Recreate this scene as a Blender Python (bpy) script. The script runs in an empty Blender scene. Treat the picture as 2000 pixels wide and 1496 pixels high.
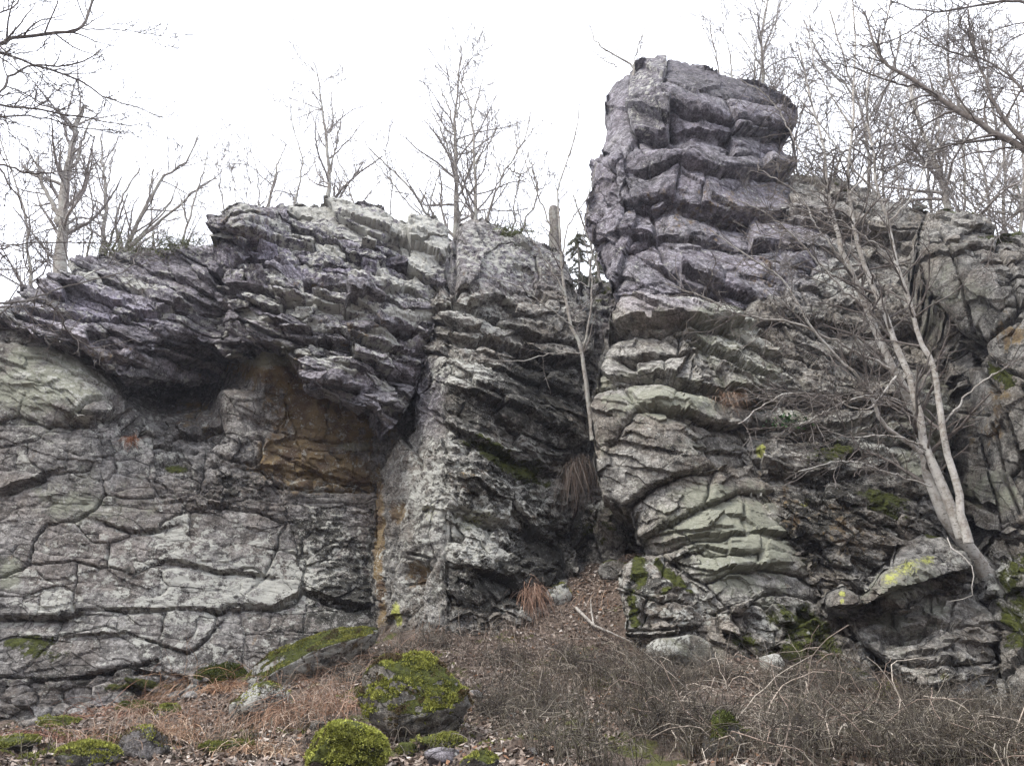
import bpy, math, random
import numpy as np
from mathutils import Vector

# ------------------------------------------------------------------ scene, camera, world, sun, exposure
sc = bpy.context.scene
COL = sc.collection
F = 1445.0                      # focal length in photo pixels (photo 2000 x 1496)
PITCH = math.radians(24.0)
CAM = np.array([0.0, 0.0, 1.6])
cam_d = bpy.data.cameras.new("camera")
cam_d.sensor_fit = 'HORIZONTAL'
cam_d.sensor_width = 36.0
cam_d.lens = 36.0 * F / 2000.0
cam_d.clip_end = 2000.0
cam = bpy.data.objects.new("camera", cam_d)
cam.location = CAM
cam.rotation_euler = (math.radians(90) + PITCH, 0, 0)
COL.objects.link(cam)
sc.camera = cam

SUN_EL, SUN_AZ = math.radians(52), math.radians(-122)      # azimuth from +Y, clockwise
world = bpy.data.worlds.new("World")
sc.world = world
world.use_nodes = True
wn = world.node_tree
wn.nodes.clear()
w_out = wn.nodes.new('ShaderNodeOutputWorld')
w_bg = wn.nodes.new('ShaderNodeBackground')
w_sky = wn.nodes.new('ShaderNodeTexSky')
w_sky.sky_type = 'NISHITA'
w_sky.sun_disc = False
w_sky.sun_elevation = SUN_EL
w_sky.sun_rotation = SUN_AZ
w_sky.dust_density = 5.0
w_sky.air_density = 1.0
# thin bright overcast: the clear sky seen through an even pale cloud sheet
w_mix = wn.nodes.new('ShaderNodeMix')
w_mix.data_type = 'RGBA'
w_mix.inputs['Factor'].default_value = 0.88
w_mix.inputs['B'].default_value = (11.0, 11.3, 12.2, 1)
wn.links.new(w_sky.outputs['Color'], w_mix.inputs['A'])
wn.links.new(w_mix.outputs['Result'], w_bg.inputs['Color'])
w_bg.inputs['Strength'].default_value = 0.13
wn.links.new(w_bg.outputs['Background'], w_out.inputs['Surface'])

sun_d = bpy.data.lights.new("sun", 'SUN')
sun_d.energy = 2.0
sun_d.angle = math.radians(18)
sun_d.color = (1.0, 0.94, 0.84)
sun = bpy.data.objects.new("sun", sun_d)
_l = Vector((math.sin(SUN_AZ) * math.cos(SUN_EL), math.cos(SUN_AZ) * math.cos(SUN_EL), math.sin(SUN_EL)))
sun.rotation_euler = (-_l).to_track_quat('-Z', 'Y').to_euler()
COL.objects.link(sun)

sc.view_settings.view_transform = 'Standard'
sc.view_settings.look = 'None'
sc.view_settings.gamma = 1.0
sc.view_settings.use_curve_mapping = False
sc.view_settings.exposure = 0.95
sc.render.engine = 'CYCLES'
sc.cycles.use_denoising = True
sc.cycles.max_bounces = 5
sc.cycles.diffuse_bounces = 3
sc.render.film_transparent = False

# ------------------------------------------------------------------ helpers: projection, noise
CT, ST = math.cos(PITCH), math.sin(PITCH)

def at(px, py, Y):
    """world point seen at photo pixel (px, py) at forward distance Y"""
    px, py, Y = np.broadcast_arrays(np.asarray(px, float), np.asarray(py, float), np.asarray(Y, float))
    a = (px - 1000.0) / F
    b = (748.0 - py) / F
    dy = CT - b * ST
    dz = ST + b * CT
    s = Y / dy
    return np.stack([a * s, Y, CAM[2] + dz * s], -1)

def _hash(ix, iy, iz, seed):
    h = (ix * 374761393 + iy * 668265263 + iz * 2147483647 + seed * 1274126177) & 0xFFFFFFFF
    h = ((h ^ (h >> 13)) * 1274126177) & 0xFFFFFFFF
    h = ((h ^ (h >> 16)) * 2246822519) & 0xFFFFFFFF
    return ((h ^ (h >> 15)) & 0xFFFFFF) / float(0xFFFFFF)

def vnoise(p, scale=1.0, seed=0):
    """value noise in -1..1 at points (N,2|3)"""
    q = np.asarray(p, float) * scale
    if q.shape[-1] == 2:
        q = np.concatenate([q, np.zeros(q.shape[:-1] + (1,))], -1)
    i = np.floor(q).astype(np.int64)
    f = q - i
    f = f * f * f * (f * (f * 6 - 15) + 10)
    x, y, z = i[..., 0], i[..., 1], i[..., 2]
    fx, fy, fz = f[..., 0], f[..., 1], f[..., 2]
    def L(dz):
        c00 = _hash(x, y, z + dz, seed); c10 = _hash(x + 1, y, z + dz, seed)
        c01 = _hash(x, y + 1, z + dz, seed); c11 = _hash(x + 1, y + 1, z + dz, seed)
        a = c00 + (c10 - c00) * fx
        b = c01 + (c11 - c01) * fx
        return a + (b - a) * fy
    l0, l1 = L(0), L(1)
    return (l0 + (l1 - l0) * fz) * 2 - 1

def fbm(p, scale, octaves=4, seed=0, gain=0.5):
    s = 0.0; a = 1.0; t = 0.0
    for o in range(octaves):
        s = s + a * vnoise(p, scale * 2.03 ** o, seed + 17 * o)
        t += a; a *= gain
    return s / t

class RBF:
    def __init__(self, pts, vals, c=60.0):
        self.p = np.asarray(pts, float); self.c = c
        n, d = self.p.shape
        K = self._k(self.p)
        A = np.zeros((n + d + 1, n + d + 1))
        A[:n, :n] = K
        A[:n, n] = 1; A[n, :n] = 1
        A[:n, n + 1:] = self.p; A[n + 1:, :n] = self.p.T
        b = np.zeros(n + d + 1); b[:n] = vals
        self.w = np.linalg.solve(A, b)
    def _k(self, q):
        d2 = ((q[:, None, :] - self.p[None, :, :]) ** 2).sum(-1)
        return np.sqrt(d2 + self.c ** 2)
    def __call__(self, q):
        q = np.asarray(q, float)
        out = np.empty(len(q)); n = len(self.p)
        for k in range(0, len(q), 40000):
            s = q[k:k + 40000]
            out[k:k + 40000] = self._k(s) @ self.w[:n] + self.w[n] + s @ self.w[n + 1:]
        return out

def in_poly(x, y, poly):
    inside = np.zeros(x.shape, bool)
    n = len(poly)
    for k in range(n):
        x0, y0 = poly[k]; x1, y1 = poly[(k + 1) % n]
        if y0 == y1:
            continue
        c = ((y0 > y) != (y1 > y)) & (x < (x1 - x0) * (y - y0) / (y1 - y0) + x0)
        inside ^= c
    return inside

def dist_poly(x, y, line):
    """distance to a polyline and signed side (positive = below the line, y grows downwards)"""
    best = np.full(x.shape, 1e9); side = np.zeros(x.shape)
    for k in range(len(line) - 1):
        ax, ay = line[k]; bx, by = line[k + 1]
        dx, dy = bx - ax, by - ay
        L2 = dx * dx + dy * dy + 1e-9
        t = np.clip(((x - ax) * dx + (y - ay) * dy) / L2, 0, 1)
        ex, ey = x - (ax + t * dx), y - (ay + t * dy)
        d = np.hypot(ex, ey)
        m = d < best
        best = np.where(m, d, best)
        side = np.where(m, np.sign(dx * (y - ay) - dy * (x - ax)), side)
    return best, side

# ------------------------------------------------------------------ helpers: objects
def tag(o, label=None, cat=None, group=None, kind=None):
    if label: o['label'] = label
    if cat: o['category'] = cat
    if group: o['group'] = group
    if kind: o['kind'] = kind
    return o

def thing(name, loc, label, cat, group=None):
    o = bpy.data.objects.new(name, None)
    o.empty_display_size = 0.2
    o.location = tuple(float(v) for v in loc)
    COL.objects.link(o)
    return tag(o, label, cat, group)

def mesh_obj(name, verts, faces, mat, parent=None, smooth=False, attrs=None, kind=None):
    """faces: (N,3) or (N,4) int array, or a list of such arrays; verts in world space"""
    verts = np.asarray(verts, np.float32)
    if parent is not None:
        off = np.zeros(3); q = parent
        while q is not None:
            off += np.array(q.location); q = q.parent
        verts = verts - off.astype(np.float32)
    if not isinstance(faces, (list, tuple)):
        faces = [faces]
    faces = [np.asarray(f, np.int32) for f in faces if len(f)]
    me = bpy.data.meshes.new(name)
    me.vertices.add(len(verts))
    me.vertices.foreach_set('co', verts.ravel())
    nl = sum(f.size for f in faces); nf = sum(len(f) for f in faces)
    me.loops.add(nl); me.polygons.add(nf)
    me.loops.foreach_set('vertex_index', np.concatenate([f.ravel() for f in faces]))
    tot = np.concatenate([np.full(len(f), f.shape[1], np.int32) for f in faces])
    st = np.concatenate([[0], np.cumsum(tot)[:-1]]).astype(np.int32)
    me.polygons.foreach_set('loop_start', st)
    if smooth is not None and not isinstance(smooth, np.ndarray):
        smooth = np.full(nf, bool(smooth))
    me.polygons.foreach_set('use_smooth', smooth)
    if attrs:
        for an, arr in attrs.items():
            a = me.attributes.new(an, 'FLOAT_COLOR', 'POINT')
            a.data.foreach_set('color', np.asarray(arr, np.float32).ravel())
    me.update(calc_edges=True)
    me.materials.append(mat)
    o = bpy.data.objects.new(name, me)
    COL.objects.link(o)
    if parent is not None:
        o.parent = parent
    if kind:
        o['kind'] = kind
    return o

# ------------------------------------------------------------------ helpers: shader nodes
class NT:
    def __init__(self, name):
        self.m = bpy.data.materials.new(name)
        self.m.use_nodes = True
        self.t = self.m.node_tree
        self.t.nodes.clear()
        self.out = self.t.nodes.new('ShaderNodeOutputMaterial')
        self.bsdf = self.t.nodes.new('ShaderNodeBsdfPrincipled')
        self.t.links.new(self.bsdf.outputs[0], self.out.inputs[0])
        self.bsdf.inputs['Specular IOR Level'].default_value = 0.25
        self.pos = self.t.nodes.new('ShaderNodeNewGeometry').outputs['Position']
    def link(self, a, b):
        if isinstance(a, (int, float)):
            b.default_value = a
        elif isinstance(a, tuple):
            b.default_value = a if len(a) == 4 or b.type == 'VECTOR' else a + (1,)
        else:
            self.t.links.new(a, b)
    def noise(self, scale, detail=4, rough=0.6, vec=None, dist=0.0, out='Fac'):
        n = self.t.nodes.new('ShaderNodeTexNoise')
        self.link(vec if vec is not None else self.pos, n.inputs['Vector'])
        n.inputs['Scale'].default_value = scale
        n.inputs['Detail'].default_value = detail
        n.inputs['Roughness'].default_value = rough
        n.inputs['Distortion'].default_value = dist
        return n.outputs[out]
    def voro(self, scale, vec=None, feature='F1', out='Distance', rand=1.0):
        n = self.t.nodes.new('ShaderNodeTexVoronoi')
        n.feature = feature
        self.link(vec if vec is not None else self.pos, n.inputs['Vector'])
        n.inputs['Scale'].default_value = scale
        n.inputs['Randomness'].default_value = rand
        return n.outputs[out]
    def math(self, op, a, b=0.0, c=0.0, clamp=False):
        n = self.t.nodes.new('ShaderNodeMath')
        n.operation = op; n.use_clamp = clamp
        self.link(a, n.inputs[0]); self.link(b, n.inputs[1]); self.link(c, n.inputs[2])
        return n.outputs[0]
    def step(self, x, lo, hi, to0=0.0, to1=1.0):
        n = self.t.nodes.new('ShaderNodeMapRange')
        n.interpolation_type = 'SMOOTHSTEP'
        self.link(x, n.inputs['Value'])
        self.link(lo, n.inputs['From Min']); self.link(hi, n.inputs['From Max'])
        n.inputs['To Min'].default_value = to0; n.inputs['To Max'].default_value = to1
        return n.outputs[0]
    def mix(self, f, a, b):
        n = self.t.nodes.new('ShaderNodeMix')
        n.data_type = 'RGBA'
        self.link(f, n.inputs['Factor']); self.link(a, n.inputs['A']); self.link(b, n.inputs['B'])
        return n.outputs['Result']
    def mul(self, a, k):
        n = self.t.nodes.new('ShaderNodeVectorMath')
        n.operation = 'MULTIPLY'
        self.link(a, n.inputs[0])
        if isinstance(k, (int, float)): k = (k, k, k)
        if isinstance(k, tuple): n.inputs[1].default_value = k
        else: self.t.links.new(k, n.inputs[1])
        return n.outputs[0]
    def scale(self, a, f):
        n = self.t.nodes.new('ShaderNodeVectorMath')
        n.operation = 'SCALE'
        self.link(a, n.inputs[0]); self.link(f, n.inputs['Scale'])
        return n.outputs[0]
    def attr(self, name):
        n = self.t.nodes.new('ShaderNodeAttribute')
        n.attribute_name = name
        s = self.t.nodes.new('ShaderNodeSeparateColor')
        self.t.links.new(n.outputs['Color'], s.inputs[0])
        return s.outputs[0], s.outputs[1], s.outputs[2], n.outputs['Alpha'], n.outputs['Color']
    def bump(self, h, strength=0.5, dist=0.02, normal=None):
        n = self.t.nodes.new('ShaderNodeBump')
        n.inputs['Strength'].default_value = strength
        n.inputs['Distance'].default_value = dist
        self.link(h, n.inputs['Height'])
        if normal is not None: self.t.links.new(normal, n.inputs['Normal'])
        return n.outputs[0]
    def done(self, color, rough=0.9, normal=None):
        self.link(color, self.bsdf.inputs['Base Color'])
        self.link(rough, self.bsdf.inputs['Roughness'])
        if normal is not None: self.t.links.new(normal, self.bsdf.inputs['Normal'])
        return self.m

def simple_mat(name, c0, c1, scale=6.0, rough=0.85, bump=0.0, attr=None):
    t = NT(name)
    n = t.noise(scale, 5, 0.65)
    col = t.mix(t.step(n, 0.35, 0.65), c0, c1)
    if attr:
        col = t.mul(col, t.attr(attr)[4])
    nr = t.bump(t.noise(scale * 6, 4), bump, 0.01) if bump else None
    return t.done(col, rough, nr)

def rock_material():
    """grey slate with lichens, stains and moss. vertex masks
       m1 = moss, pale lichen, rust, black lichen ; m2 = yellow lichen, violet slate, tone, green film; pale and violet also paint highlights on the overhang plates"""
    t = NT('slate_rock')
    moss, pale, rust, black, _ = t.attr('m1')
    yel, vio, tone, green, _ = t.attr('m2')
    n_big = t.noise(0.9, 3, 0.6)
    n_mid = t.noise(4.5, 6, 0.7)
    n_fine = t.noise(19.0, 6, 0.75)
    n_grain = t.noise(75.0, 4, 0.7)
    col = t.mix(t.step(n_mid, 0.40, 0.60), (0.112, 0.107, 0.099), (0.280, 0.272, 0.252))
    col = t.mix(t.step(n_big, 0.42, 0.62, 0, 0.55), col, t.mix(n_fine, (0.105, 0.085, 0.066), (0.215, 0.185, 0.150)))
    col = t.mix(t.math('MULTIPLY', vio, t.step(n_big, 0.2, 0.6, 0.55, 1.0)), col,
                t.mix(t.step(n_mid, 0.40, 0.60), (0.100, 0.090, 0.122), (0.262, 0.246, 0.318)))
    col = t.scale(col, tone)
    col = t.scale(col, t.step(n_fine, 0.36, 0.64, 0.58, 1.40))
    col = t.scale(col, t.step(n_grain, 0.34, 0.66, 0.74, 1.26))
    streak = t.noise(2.4, 6, 0.7, vec=t.mul(t.pos, (1.6, 1.6, 0.35)))
    col = t.scale(col, t.step(streak, 0.50, 0.64, 1.0, 0.55))
    # hairline joints
    wob = t.t.nodes.new('ShaderNodeVectorMath'); wob.operation = 'MULTIPLY_ADD'
    t.link(t.noise(1.6, 4, 0.6, out='Color'), wob.inputs[0]); wob.inputs[1].default_value = (0.3, 0.3, 0.3); t.link(t.mul(t.pos, (1.0, 1.0, 2.3)), wob.inputs[2])
    hair = t.voro(1.5, vec=wob.outputs[0], feature='DISTANCE_TO_EDGE')
    hm = t.math('MULTIPLY', t.step(hair, 0.020, 0.006), t.step(t.noise(1.3, 3), 0.42, 0.56))
    col = t.scale(col, t.math('SUBTRACT', 1.0, t.math('MULTIPLY', hm, 0.6)))
    # rust and ochre stains
    rcol = t.mix(t.step(t.noise(3.1, 4, 0.6), 0.35, 0.62), (0.098, 0.064, 0.040), (0.225, 0.165, 0.085))
    rn_ = t.math('ADD', t.noise(4.0, 7, 0.7, vec=t.mul(t.pos, (1.3, 1.3, 0.6))), t.math('MULTIPLY', rust, 0.45))
    col = t.mix(t.math('MULTIPLY', t.step(rn_, 0.62, 0.76), t.step(n_fine, 0.30, 0.60, 0.6, 1.0)), col, rcol)
    # grey green lichen film
    g = t.step(t.math('ADD', t.noise(2.2, 7, 0.7), t.math('MULTIPLY', green, 0.42)), 0.66, 0.92)
    col = t.mix(t.math('MULTIPLY', g, 0.85), col, t.mix(n_fine, (0.175, 0.185, 0.140), (0.355, 0.365, 0.295)))
    # pale crust lichen: patches with ragged rims
    pn = t.math('ADD', t.math('MULTIPLY', t.noise(6.3, 8, 0.72), 1.0), t.math('MULTIPLY', pale, 0.42))
    pm = t.step(pn, 0.645, 0.70)
    col = t.mix(t.math('MULTIPLY', pm, 0.9), col, t.mix(n_grain, (0.330, 0.335, 0.305), (0.520, 0.520, 0.480)))
    # round white lichen spots and black dots
    wv = t.noise(2.0, 2, 0.5, out='Color')
    v1 = t.voro(13.0)
    sp = t.math('MULTIPLY', t.step(v1, 0.22, 0.13), t.step(t.math('ADD', t.noise(1.7, 3), t.math('MULTIPLY', pale, 0.25)), 0.55, 0.7))
    col = t.mix(t.math('MULTIPLY', sp, 0.75), col, (0.50, 0.50, 0.48))
    v3 = None
    v2 = t.voro(9.0, vec=t.mul(t.pos, (1.13, 1.0, 1.31)))
    bd = t.math('MULTIPLY', t.step(v2, 0.20, 0.13), t.step(t.noise(1.1, 3), 0.52, 0.66))
    col = t.mix(t.math('MULTIPLY', bd, 0.8), col, (0.035, 0.035, 0.03))
    # black lichen crust, ragged
    bn = t.math('ADD', t.noise(5.2, 9, 0.78), t.math('MULTIPLY', black, 0.40))
    bm = t.step(bn, 0.63, 0.68)
    col = t.mix(t.math('MULTIPLY', bm, 0.92), col, t.mix(n_grain, (0.020, 0.020, 0.017), (0.055, 0.052, 0.045)))
    v3 = t.voro(30.0)
    sp3 = t.math('MULTIPLY', t.step(v3, 0.30, 0.18), t.step(t.math('ADD', t.noise(3.4, 5), t.math('MULTIPLY', pale, 0.2)), 0.50, 0.60))
    col = t.mix(t.math('MULTIPLY', sp3, 0.6), col, (0.44, 0.44, 0.42))
    # sulphur yellow lichen
    ym = t.step(t.math('ADD', t.noise(17.0, 9, 0.82), t.math('MULTIPLY', yel, 0.33)), 0.72, 0.84)
    col = t.mix(t.math('MULTIPLY', ym, 0.85), col, t.mix(n_fine, (0.33, 0.35, 0.07), (0.50, 0.52, 0.15)))
    # moss
    mn = t.math('ADD', t.noise(5.0, 8, 0.72), t.math('MULTIPLY', moss, 0.5))
    mm = t.step(mn, 0.80, 0.90)
    col = t.mix(mm, col, t.mix(t.step(n_fine, 0.3, 0.7), (0.020, 0.024, 0.007), (0.088, 0.100, 0.020)))
    h = t.math('ADD', t.math('MULTIPLY', n_fine, 0.7), t.math('MULTIPLY', n_grain, 0.3))
    h = t.math('ADD', h, t.math('MULTIPLY', mm, 0.5))
    h = t.math('SUBTRACT', h, t.math('MULTIPLY', hm, 0.6))
    h = t.math('ADD', h, t.math('MULTIPLY', pm, 0.12))
    nr = t.bump(h, 0.9, 0.055)
    return t.done(col, 0.92, nr)

M_ROCK = rock_material()
# ------------------------------------------------------------------ rock masses: real relief in metres, split into pieces along cracks
GRID = 2.7        # mesh spacing, in photo pixels at the rock (about 2.5 cm)

def gauss_blobs(u, v, blobs):
    s = np.zeros(u.shape)
    for b in blobs:
        cx, cy, rx, ry = b[:4]
        w = b[4] if len(b) > 4 else 1.0
        an = math.radians(b[5]) if len(b) > 5 else 0.0
        ca, sa = math.cos(an), math.sin(an)
        dx, dy = u - cx, v - cy
        e = ((dx * ca + dy * sa) / rx) ** 2 + ((-dx * sa + dy * ca) / ry) ** 2
        s += w * np.exp(-e ** 1.5)
    return s

def label_components(free):
    """4-connected labels of a bool grid"""
    h, w = free.shape
    lab = np.zeros((h, w), np.int32)
    cur = 0
    fr = free.tolist(); lb = [[0] * w for _ in range(h)]
    for i in range(h):
        for j in range(w):
            if fr[i][j] and lb[i][j] == 0:
                cur += 1
                st = [(i, j)]; lb[i][j] = cur
                while st:
                    a, b = st.pop()
                    for c, d in ((a + 1, b), (a - 1, b), (a, b + 1), (a, b - 1)):
                        if 0 <= c < h and 0 <= d < w and fr[c][d] and lb[c][d] == 0:
                            lb[c][d] = cur; st.append((c, d))
    return np.array(lb, np.int32)

def spread_labels(lab, inside):
    """grow labels into unlabelled cells"""
    for _ in range(200):
        z = (lab == 0) & inside
        if not z.any(): break
        p = np.pad(lab, 1)
        n = np.maximum(np.maximum(p[:-2, 1:-1], p[2:, 1:-1]), np.maximum(p[1:-1, :-2], p[1:-1, 2:]))
        m = z & (n > 0)
        if not m.any(): break
        lab = np.where(m, n, lab)
    return lab

def smooth_close(u, v, amp, scale, seed):
    q = np.stack([u, v], -1)
    a2 = amp * 0.35
    return (u + amp * 0.75 * fbm(q, scale, 3, seed) + a2 * fbm(q, 1 / 10.0, 2, seed + 2),
            v + amp * 0.75 * fbm(q, scale, 3, seed + 5) + a2 * fbm(q, 1 / 10.0, 2, seed + 7))

N_PIECE = {}

def rock_mass(name, label, cat, outline, depth, zones, cracks=(), bulges=(), ledges=(), stain=None, piece='rock_block',
              back=3.0, seed=1, rim=0.35, rimpx=26, chamfer=(3, 0.035), rough=1.0, mat=None, maxpieces=300, group=None):
    rng = np.random.default_rng(seed)
    g = GRID
    ox = np.array(outline, float)
    x0, y0 = ox.min(0) - 3 * g; x1, y1 = ox.max(0) + 3 * g
    nu, nv = int((x1 - x0) / g) + 1, int((y1 - y0) / g) + 1
    U, V = np.meshgrid(x0 + np.arange(nu) * g, y0 + np.arange(nv) * g)
    # quad centres
    uc, vc = U[:-1, :-1] + g / 2, V[:-1, :-1] + g / 2
    wu, wv = smooth_close(uc, vc, 5.0, 1 / 38.0, seed * 31 + 1)
    inside = in_poly(wu, wv, outline)
    # --- components cut by the traced cracks
    lab = np.zeros(uc.shape, np.int32)
    if cracks:
        cu, cv = smooth_close(uc, vc, 5.0, 1 / 30.0, seed * 31 + 7)
        dmin = np.full(uc.shape, 1e9)
        for c in cracks:
            pts = c[0] if isinstance(c, tuple) else c
            d, _ = dist_poly(cu, cv, pts)
            dmin = np.minimum(dmin, d)
        free = inside & (dmin > g * 0.95)
        lab = label_components(free)
        lab = spread_labels(lab, inside)
    ids = lab.astype(np.int64) * 1000000
    # --- zones: anisotropic cells along the bedding
    done = np.zeros(uc.shape, bool)
    zid = np.zeros(uc.shape, np.int32)
    for zi, z in enumerate(zones):
        if z.get('poly') is not None:
            m = inside & ~done & in_poly(wu, wv, z['poly'])
        else:
            m = inside & ~done
        done |= m
        zid[m] = zi
        if z.get('single'):
            ids[m] = 900000000 + zi * 1000
            continue
        if z.get('cracks_only'):
            continue
        lx, ly = z['size']; an = math.radians(z.get('ang', 0)); p = z.get('p', 3.0) * 1.5
        ca, sa = math.cos(an), math.sin(an)
        wamp = z.get('warp', 0.35) * 0.55 * min(lx, ly)
        q = np.stack([uc[m], vc[m]], -1)
        if not len(q): continue
        k = 1.0 / (1.6 * math.sqrt(lx * ly))
        qx = q[:, 0] + wamp * fbm(q, k, 3, seed * 7 + zi) + z.get('bend', 0) * vnoise(q, 1 / 220.0, seed + zi)
        qy = q[:, 1] + wamp * fbm(q, k, 3, seed * 7 + zi + 50) + z.get('bend', 0) * vnoise(q, 1 / 220.0, seed + zi + 9)
        a = (qx * ca + qy * sa) / lx; b = (-qx * sa + qy * ca) / ly
        i0, i1 = int(a.min()) - 2, int(a.max()) + 3
        j0, j1 = int(b.min()) - 2, int(b.max()) + 3
        ii, jj = np.meshgrid(np.arange(i0, i1), np.arange(j0, j1))
        jit = z.get('jit', 0.8)
        sx = ii + 0.5 * (jj % 2) + (rng.random(ii.shape) - 0.5) * jit
        sy = jj + (rng.random(ii.shape) - 0.5) * jit
        seeds = np.stack([sx.ravel(), sy.ravel()], -1)
        # local 5x5 search
        wdt = i1 - i0
        ci, cj = np.floor(a).astype(int) - i0, np.floor(b).astype(int) - j0
        best = np.full(len(a), 1e9); bi = np.zeros(len(a), np.int64)
        for dj in (-2, -1, 0, 1, 2):
            for di in (-2, -1, 0, 1, 2):
                k_ = np.clip(cj + dj, 0, j1 - j0 - 1) * wdt + np.clip(ci + di, 0, wdt - 1)
                d = np.abs(a - seeds[k_, 0]) ** p + np.abs(b - seeds[k_, 1]) ** p
                mm = d < best
                best[mm] = d[mm]; bi[mm] = k_[mm]
        if z.get('nocrack'):
            ids[m] = zi * 100000 + bi + 1 + 500000000
        else:
            ids[m] += zi * 100000 + bi + 1
    ids[~inside] = -1
    # compact ids, send slivers to neighbours
    for _ in range(3):
        un, inv, cnt = np.unique(ids, return_inverse=True, return_counts=True)
        inv = inv.reshape(ids.shape)
        small = (cnt[inv] < 22) & (ids >= 0)
        if not small.any(): break
        p_ = np.pad(np.where(small, -1, ids), 1, constant_values=-1)
        n_ = np.maximum(np.maximum(p_[:-2, 1:-1], p_[2:, 1:-1]), np.maximum(p_[1:-1, :-2], p_[1:-1, 2:]))
        ids = np.where(small & (n_ >= 0), n_, ids)
    # --- interface vertices, smoothed so that cracks run clean
    P = np.pad(ids, 1, constant_values=-1)           # (nv+1, nu+1) quads round every vertex
    ev = P[1:-1, :-1] != P[1:-1, 1:]                  # vertical grid edges: between vertex (i,j) and (i+1,j): shape (nv-1, nu)
    eh = P[:-1, 1:-1] != P[1:, 1:-1]                  # horizontal edges (i,j)-(i,j+1): shape (nv, nu-1)
    for _ in range(4):
        su = np.zeros(U.shape); sv = np.zeros(U.shape); c = np.zeros(U.shape)
        for e, sl0, sl1 in ((ev, (slice(0, -1), slice(None)), (slice(1, None), slice(None))),
                            (eh, (slice(None), slice(0, -1)), (slice(None), slice(1, None)))):
            w = e.astype(float)
            su[sl0] += w * U[sl1]; sv[sl0] += w * V[sl1]; c[sl0] += w
            su[sl1] += w * U[sl0]; sv[sl1] += w * V[sl0]; c[sl1] += w
        m = c > 0
        U[m] = 0.45 * U[m] + 0.55 * su[m] / c[m]
        V[m] = 0.45 * V[m] + 0.55 * sv[m] / c[m]
    # distance of each vertex to the nearest interface, in grid steps
    K = 12
    D = np.full(U.shape, float(K))
    b0 = np.zeros(U.shape, bool)
    b0[:-1] |= ev; b0[1:] |= ev; b0[:, :-1] |= eh; b0[:, 1:] |= eh
    D[b0] = 0
    for _ in range(K):
        p_ = np.pad(D, 1, constant_values=K)
        n_ = np.minimum(np.minimum(p_[:-2, 1:-1], p_[2:, 1:-1]), np.minimum(p_[1:-1, :-2], p_[1:-1, 2:])) + 1
        dg = np.minimum(np.minimum(p_[:-2, :-2], p_[2:, 2:]), np.minimum(p_[2:, :-2], p_[:-2, 2:])) + 1.41
        D = np.minimum(D, np.minimum(n_, dg))
    # --- base surface and its normal
    dp = np.array(depth, float)
    rb = RBF(dp[:, :2], dp[:, 2], 45.0)
    uf, vf = U.ravel(), V.ravel()
    Y = rb(np.stack([uf, vf], -1))
    drim, _ = dist_poly(uf, vf, list(outline) + [outline[0]])
    r_ = np.clip(1 - drim / rimpx, 0, 1)
    ins = in_poly(uf, vf, outline)
    Y = Y + rim * (1 - np.sqrt(np.clip(1 - r_ ** 2, 0, 1))) * ins
    B = at(uf, vf, Y).reshape(U.shape + (3,))
    du = np.gradient(B, axis=1); dv = np.gradient(B, axis=0)
    # smooth the normal over ~12 vertices
    Nn = np.cross(dv, du)
    Nn /= np.linalg.norm(Nn, axis=-1, keepdims=True) + 1e-9
    for ax in (0, 1):
        k_ = 5
        acc = np.zeros_like(Nn)
        for s in range(-k_, k_ + 1):
            acc += np.roll(Nn, s, axis=ax)
        Nn = acc
    Nn /= np.linalg.norm(Nn, axis=-1, keepdims=True) + 1e-9
    if Nn[..., 1].mean() > 0: Nn = -Nn
    Nn = Nn * 0.75 + np.array([0, -0.25, 0.0])
    Nn /= np.linalg.norm(Nn, axis=-1, keepdims=True)
    Bf, Nf = B.reshape(-1, 3), Nn.reshape(-1, 3)
    # --- continuous relief
    d = np.zeros(len(uf))
    if bulges:
        d += gauss_blobs(uf, vf, bulges)
    for l in ledges:                                   # (polyline, amount, fade px): rock below the line is cut back
        dist, side = dist_poly(*smooth_close(uf, vf, 5.0, 1 / 30.0, seed * 31 + 7), l[0])
        d -= np.where(side > 0, l[1] * np.exp(-dist / l[2]), 0)
        if len(l) > 3:
            d += np.where(side <= 0, l[3] * np.exp(-dist / (l[2] * 0.7)), 0)
    for c in cracks:
        wpx, dep = (c[1] * 0.42, c[2] * 0.65) if isinstance(c, tuple) else (1.8, 0.04)
        pts = c[0] if isinstance(c, tuple) else c
        dist, _ = dist_poly(*smooth_close(uf, vf, 5.0, 1 / 30.0, seed * 31 + 7), pts)
        d -= dep * np.exp(-(dist / wpx) ** 2)
    zamp = np.array([z.get('rough', 1.0) for z in zones])
    zv = np.zeros(U.shape, np.int32); zv[:-1, :-1] = zid; zv[-1] = zv[-2]; zv[:, -1] = zv[:, -2]
    ra = zamp[zv.ravel()] * rough
    for k_ in range(2):
        ra2 = ra.reshape(U.shape)
        ra = ((ra2 + np.roll(ra2, 3, 0) + np.roll(ra2, -3, 0) + np.roll(ra2, 3, 1) + np.roll(ra2, -3, 1)) / 5).ravel()
    d += 0.08 * fbm(Bf, 0.75, 2, seed) * ra
    d += 0.016 * fbm(Bf, 2.6, 3, seed + 3) * ra
    # angular chips: thresholded ridges read as broken edges
    rn = fbm(Bf * np.array([1, 1, 1.7]), 3.2, 3, seed + 8)
    d += 0.022 * (np.abs(rn) - 0.25) * ra
    rm = fbm(Bf * np.array([1, 1, 1.5]), 1.5, 4, seed + 33)
    d += 0.03 * (np.abs(rm) - 0.2) * ra
    st_ = fbm(Bf * np.array([0.7, 0.7, 2.6]), 2.3, 3, seed + 12)
    d += 0.05 * (np.floor(st_ * 7) / 7) * ra
    st2 = fbm(Bf * np.array([0.8, 0.8, 2.2]), 6.0, 2, seed + 15)
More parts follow.
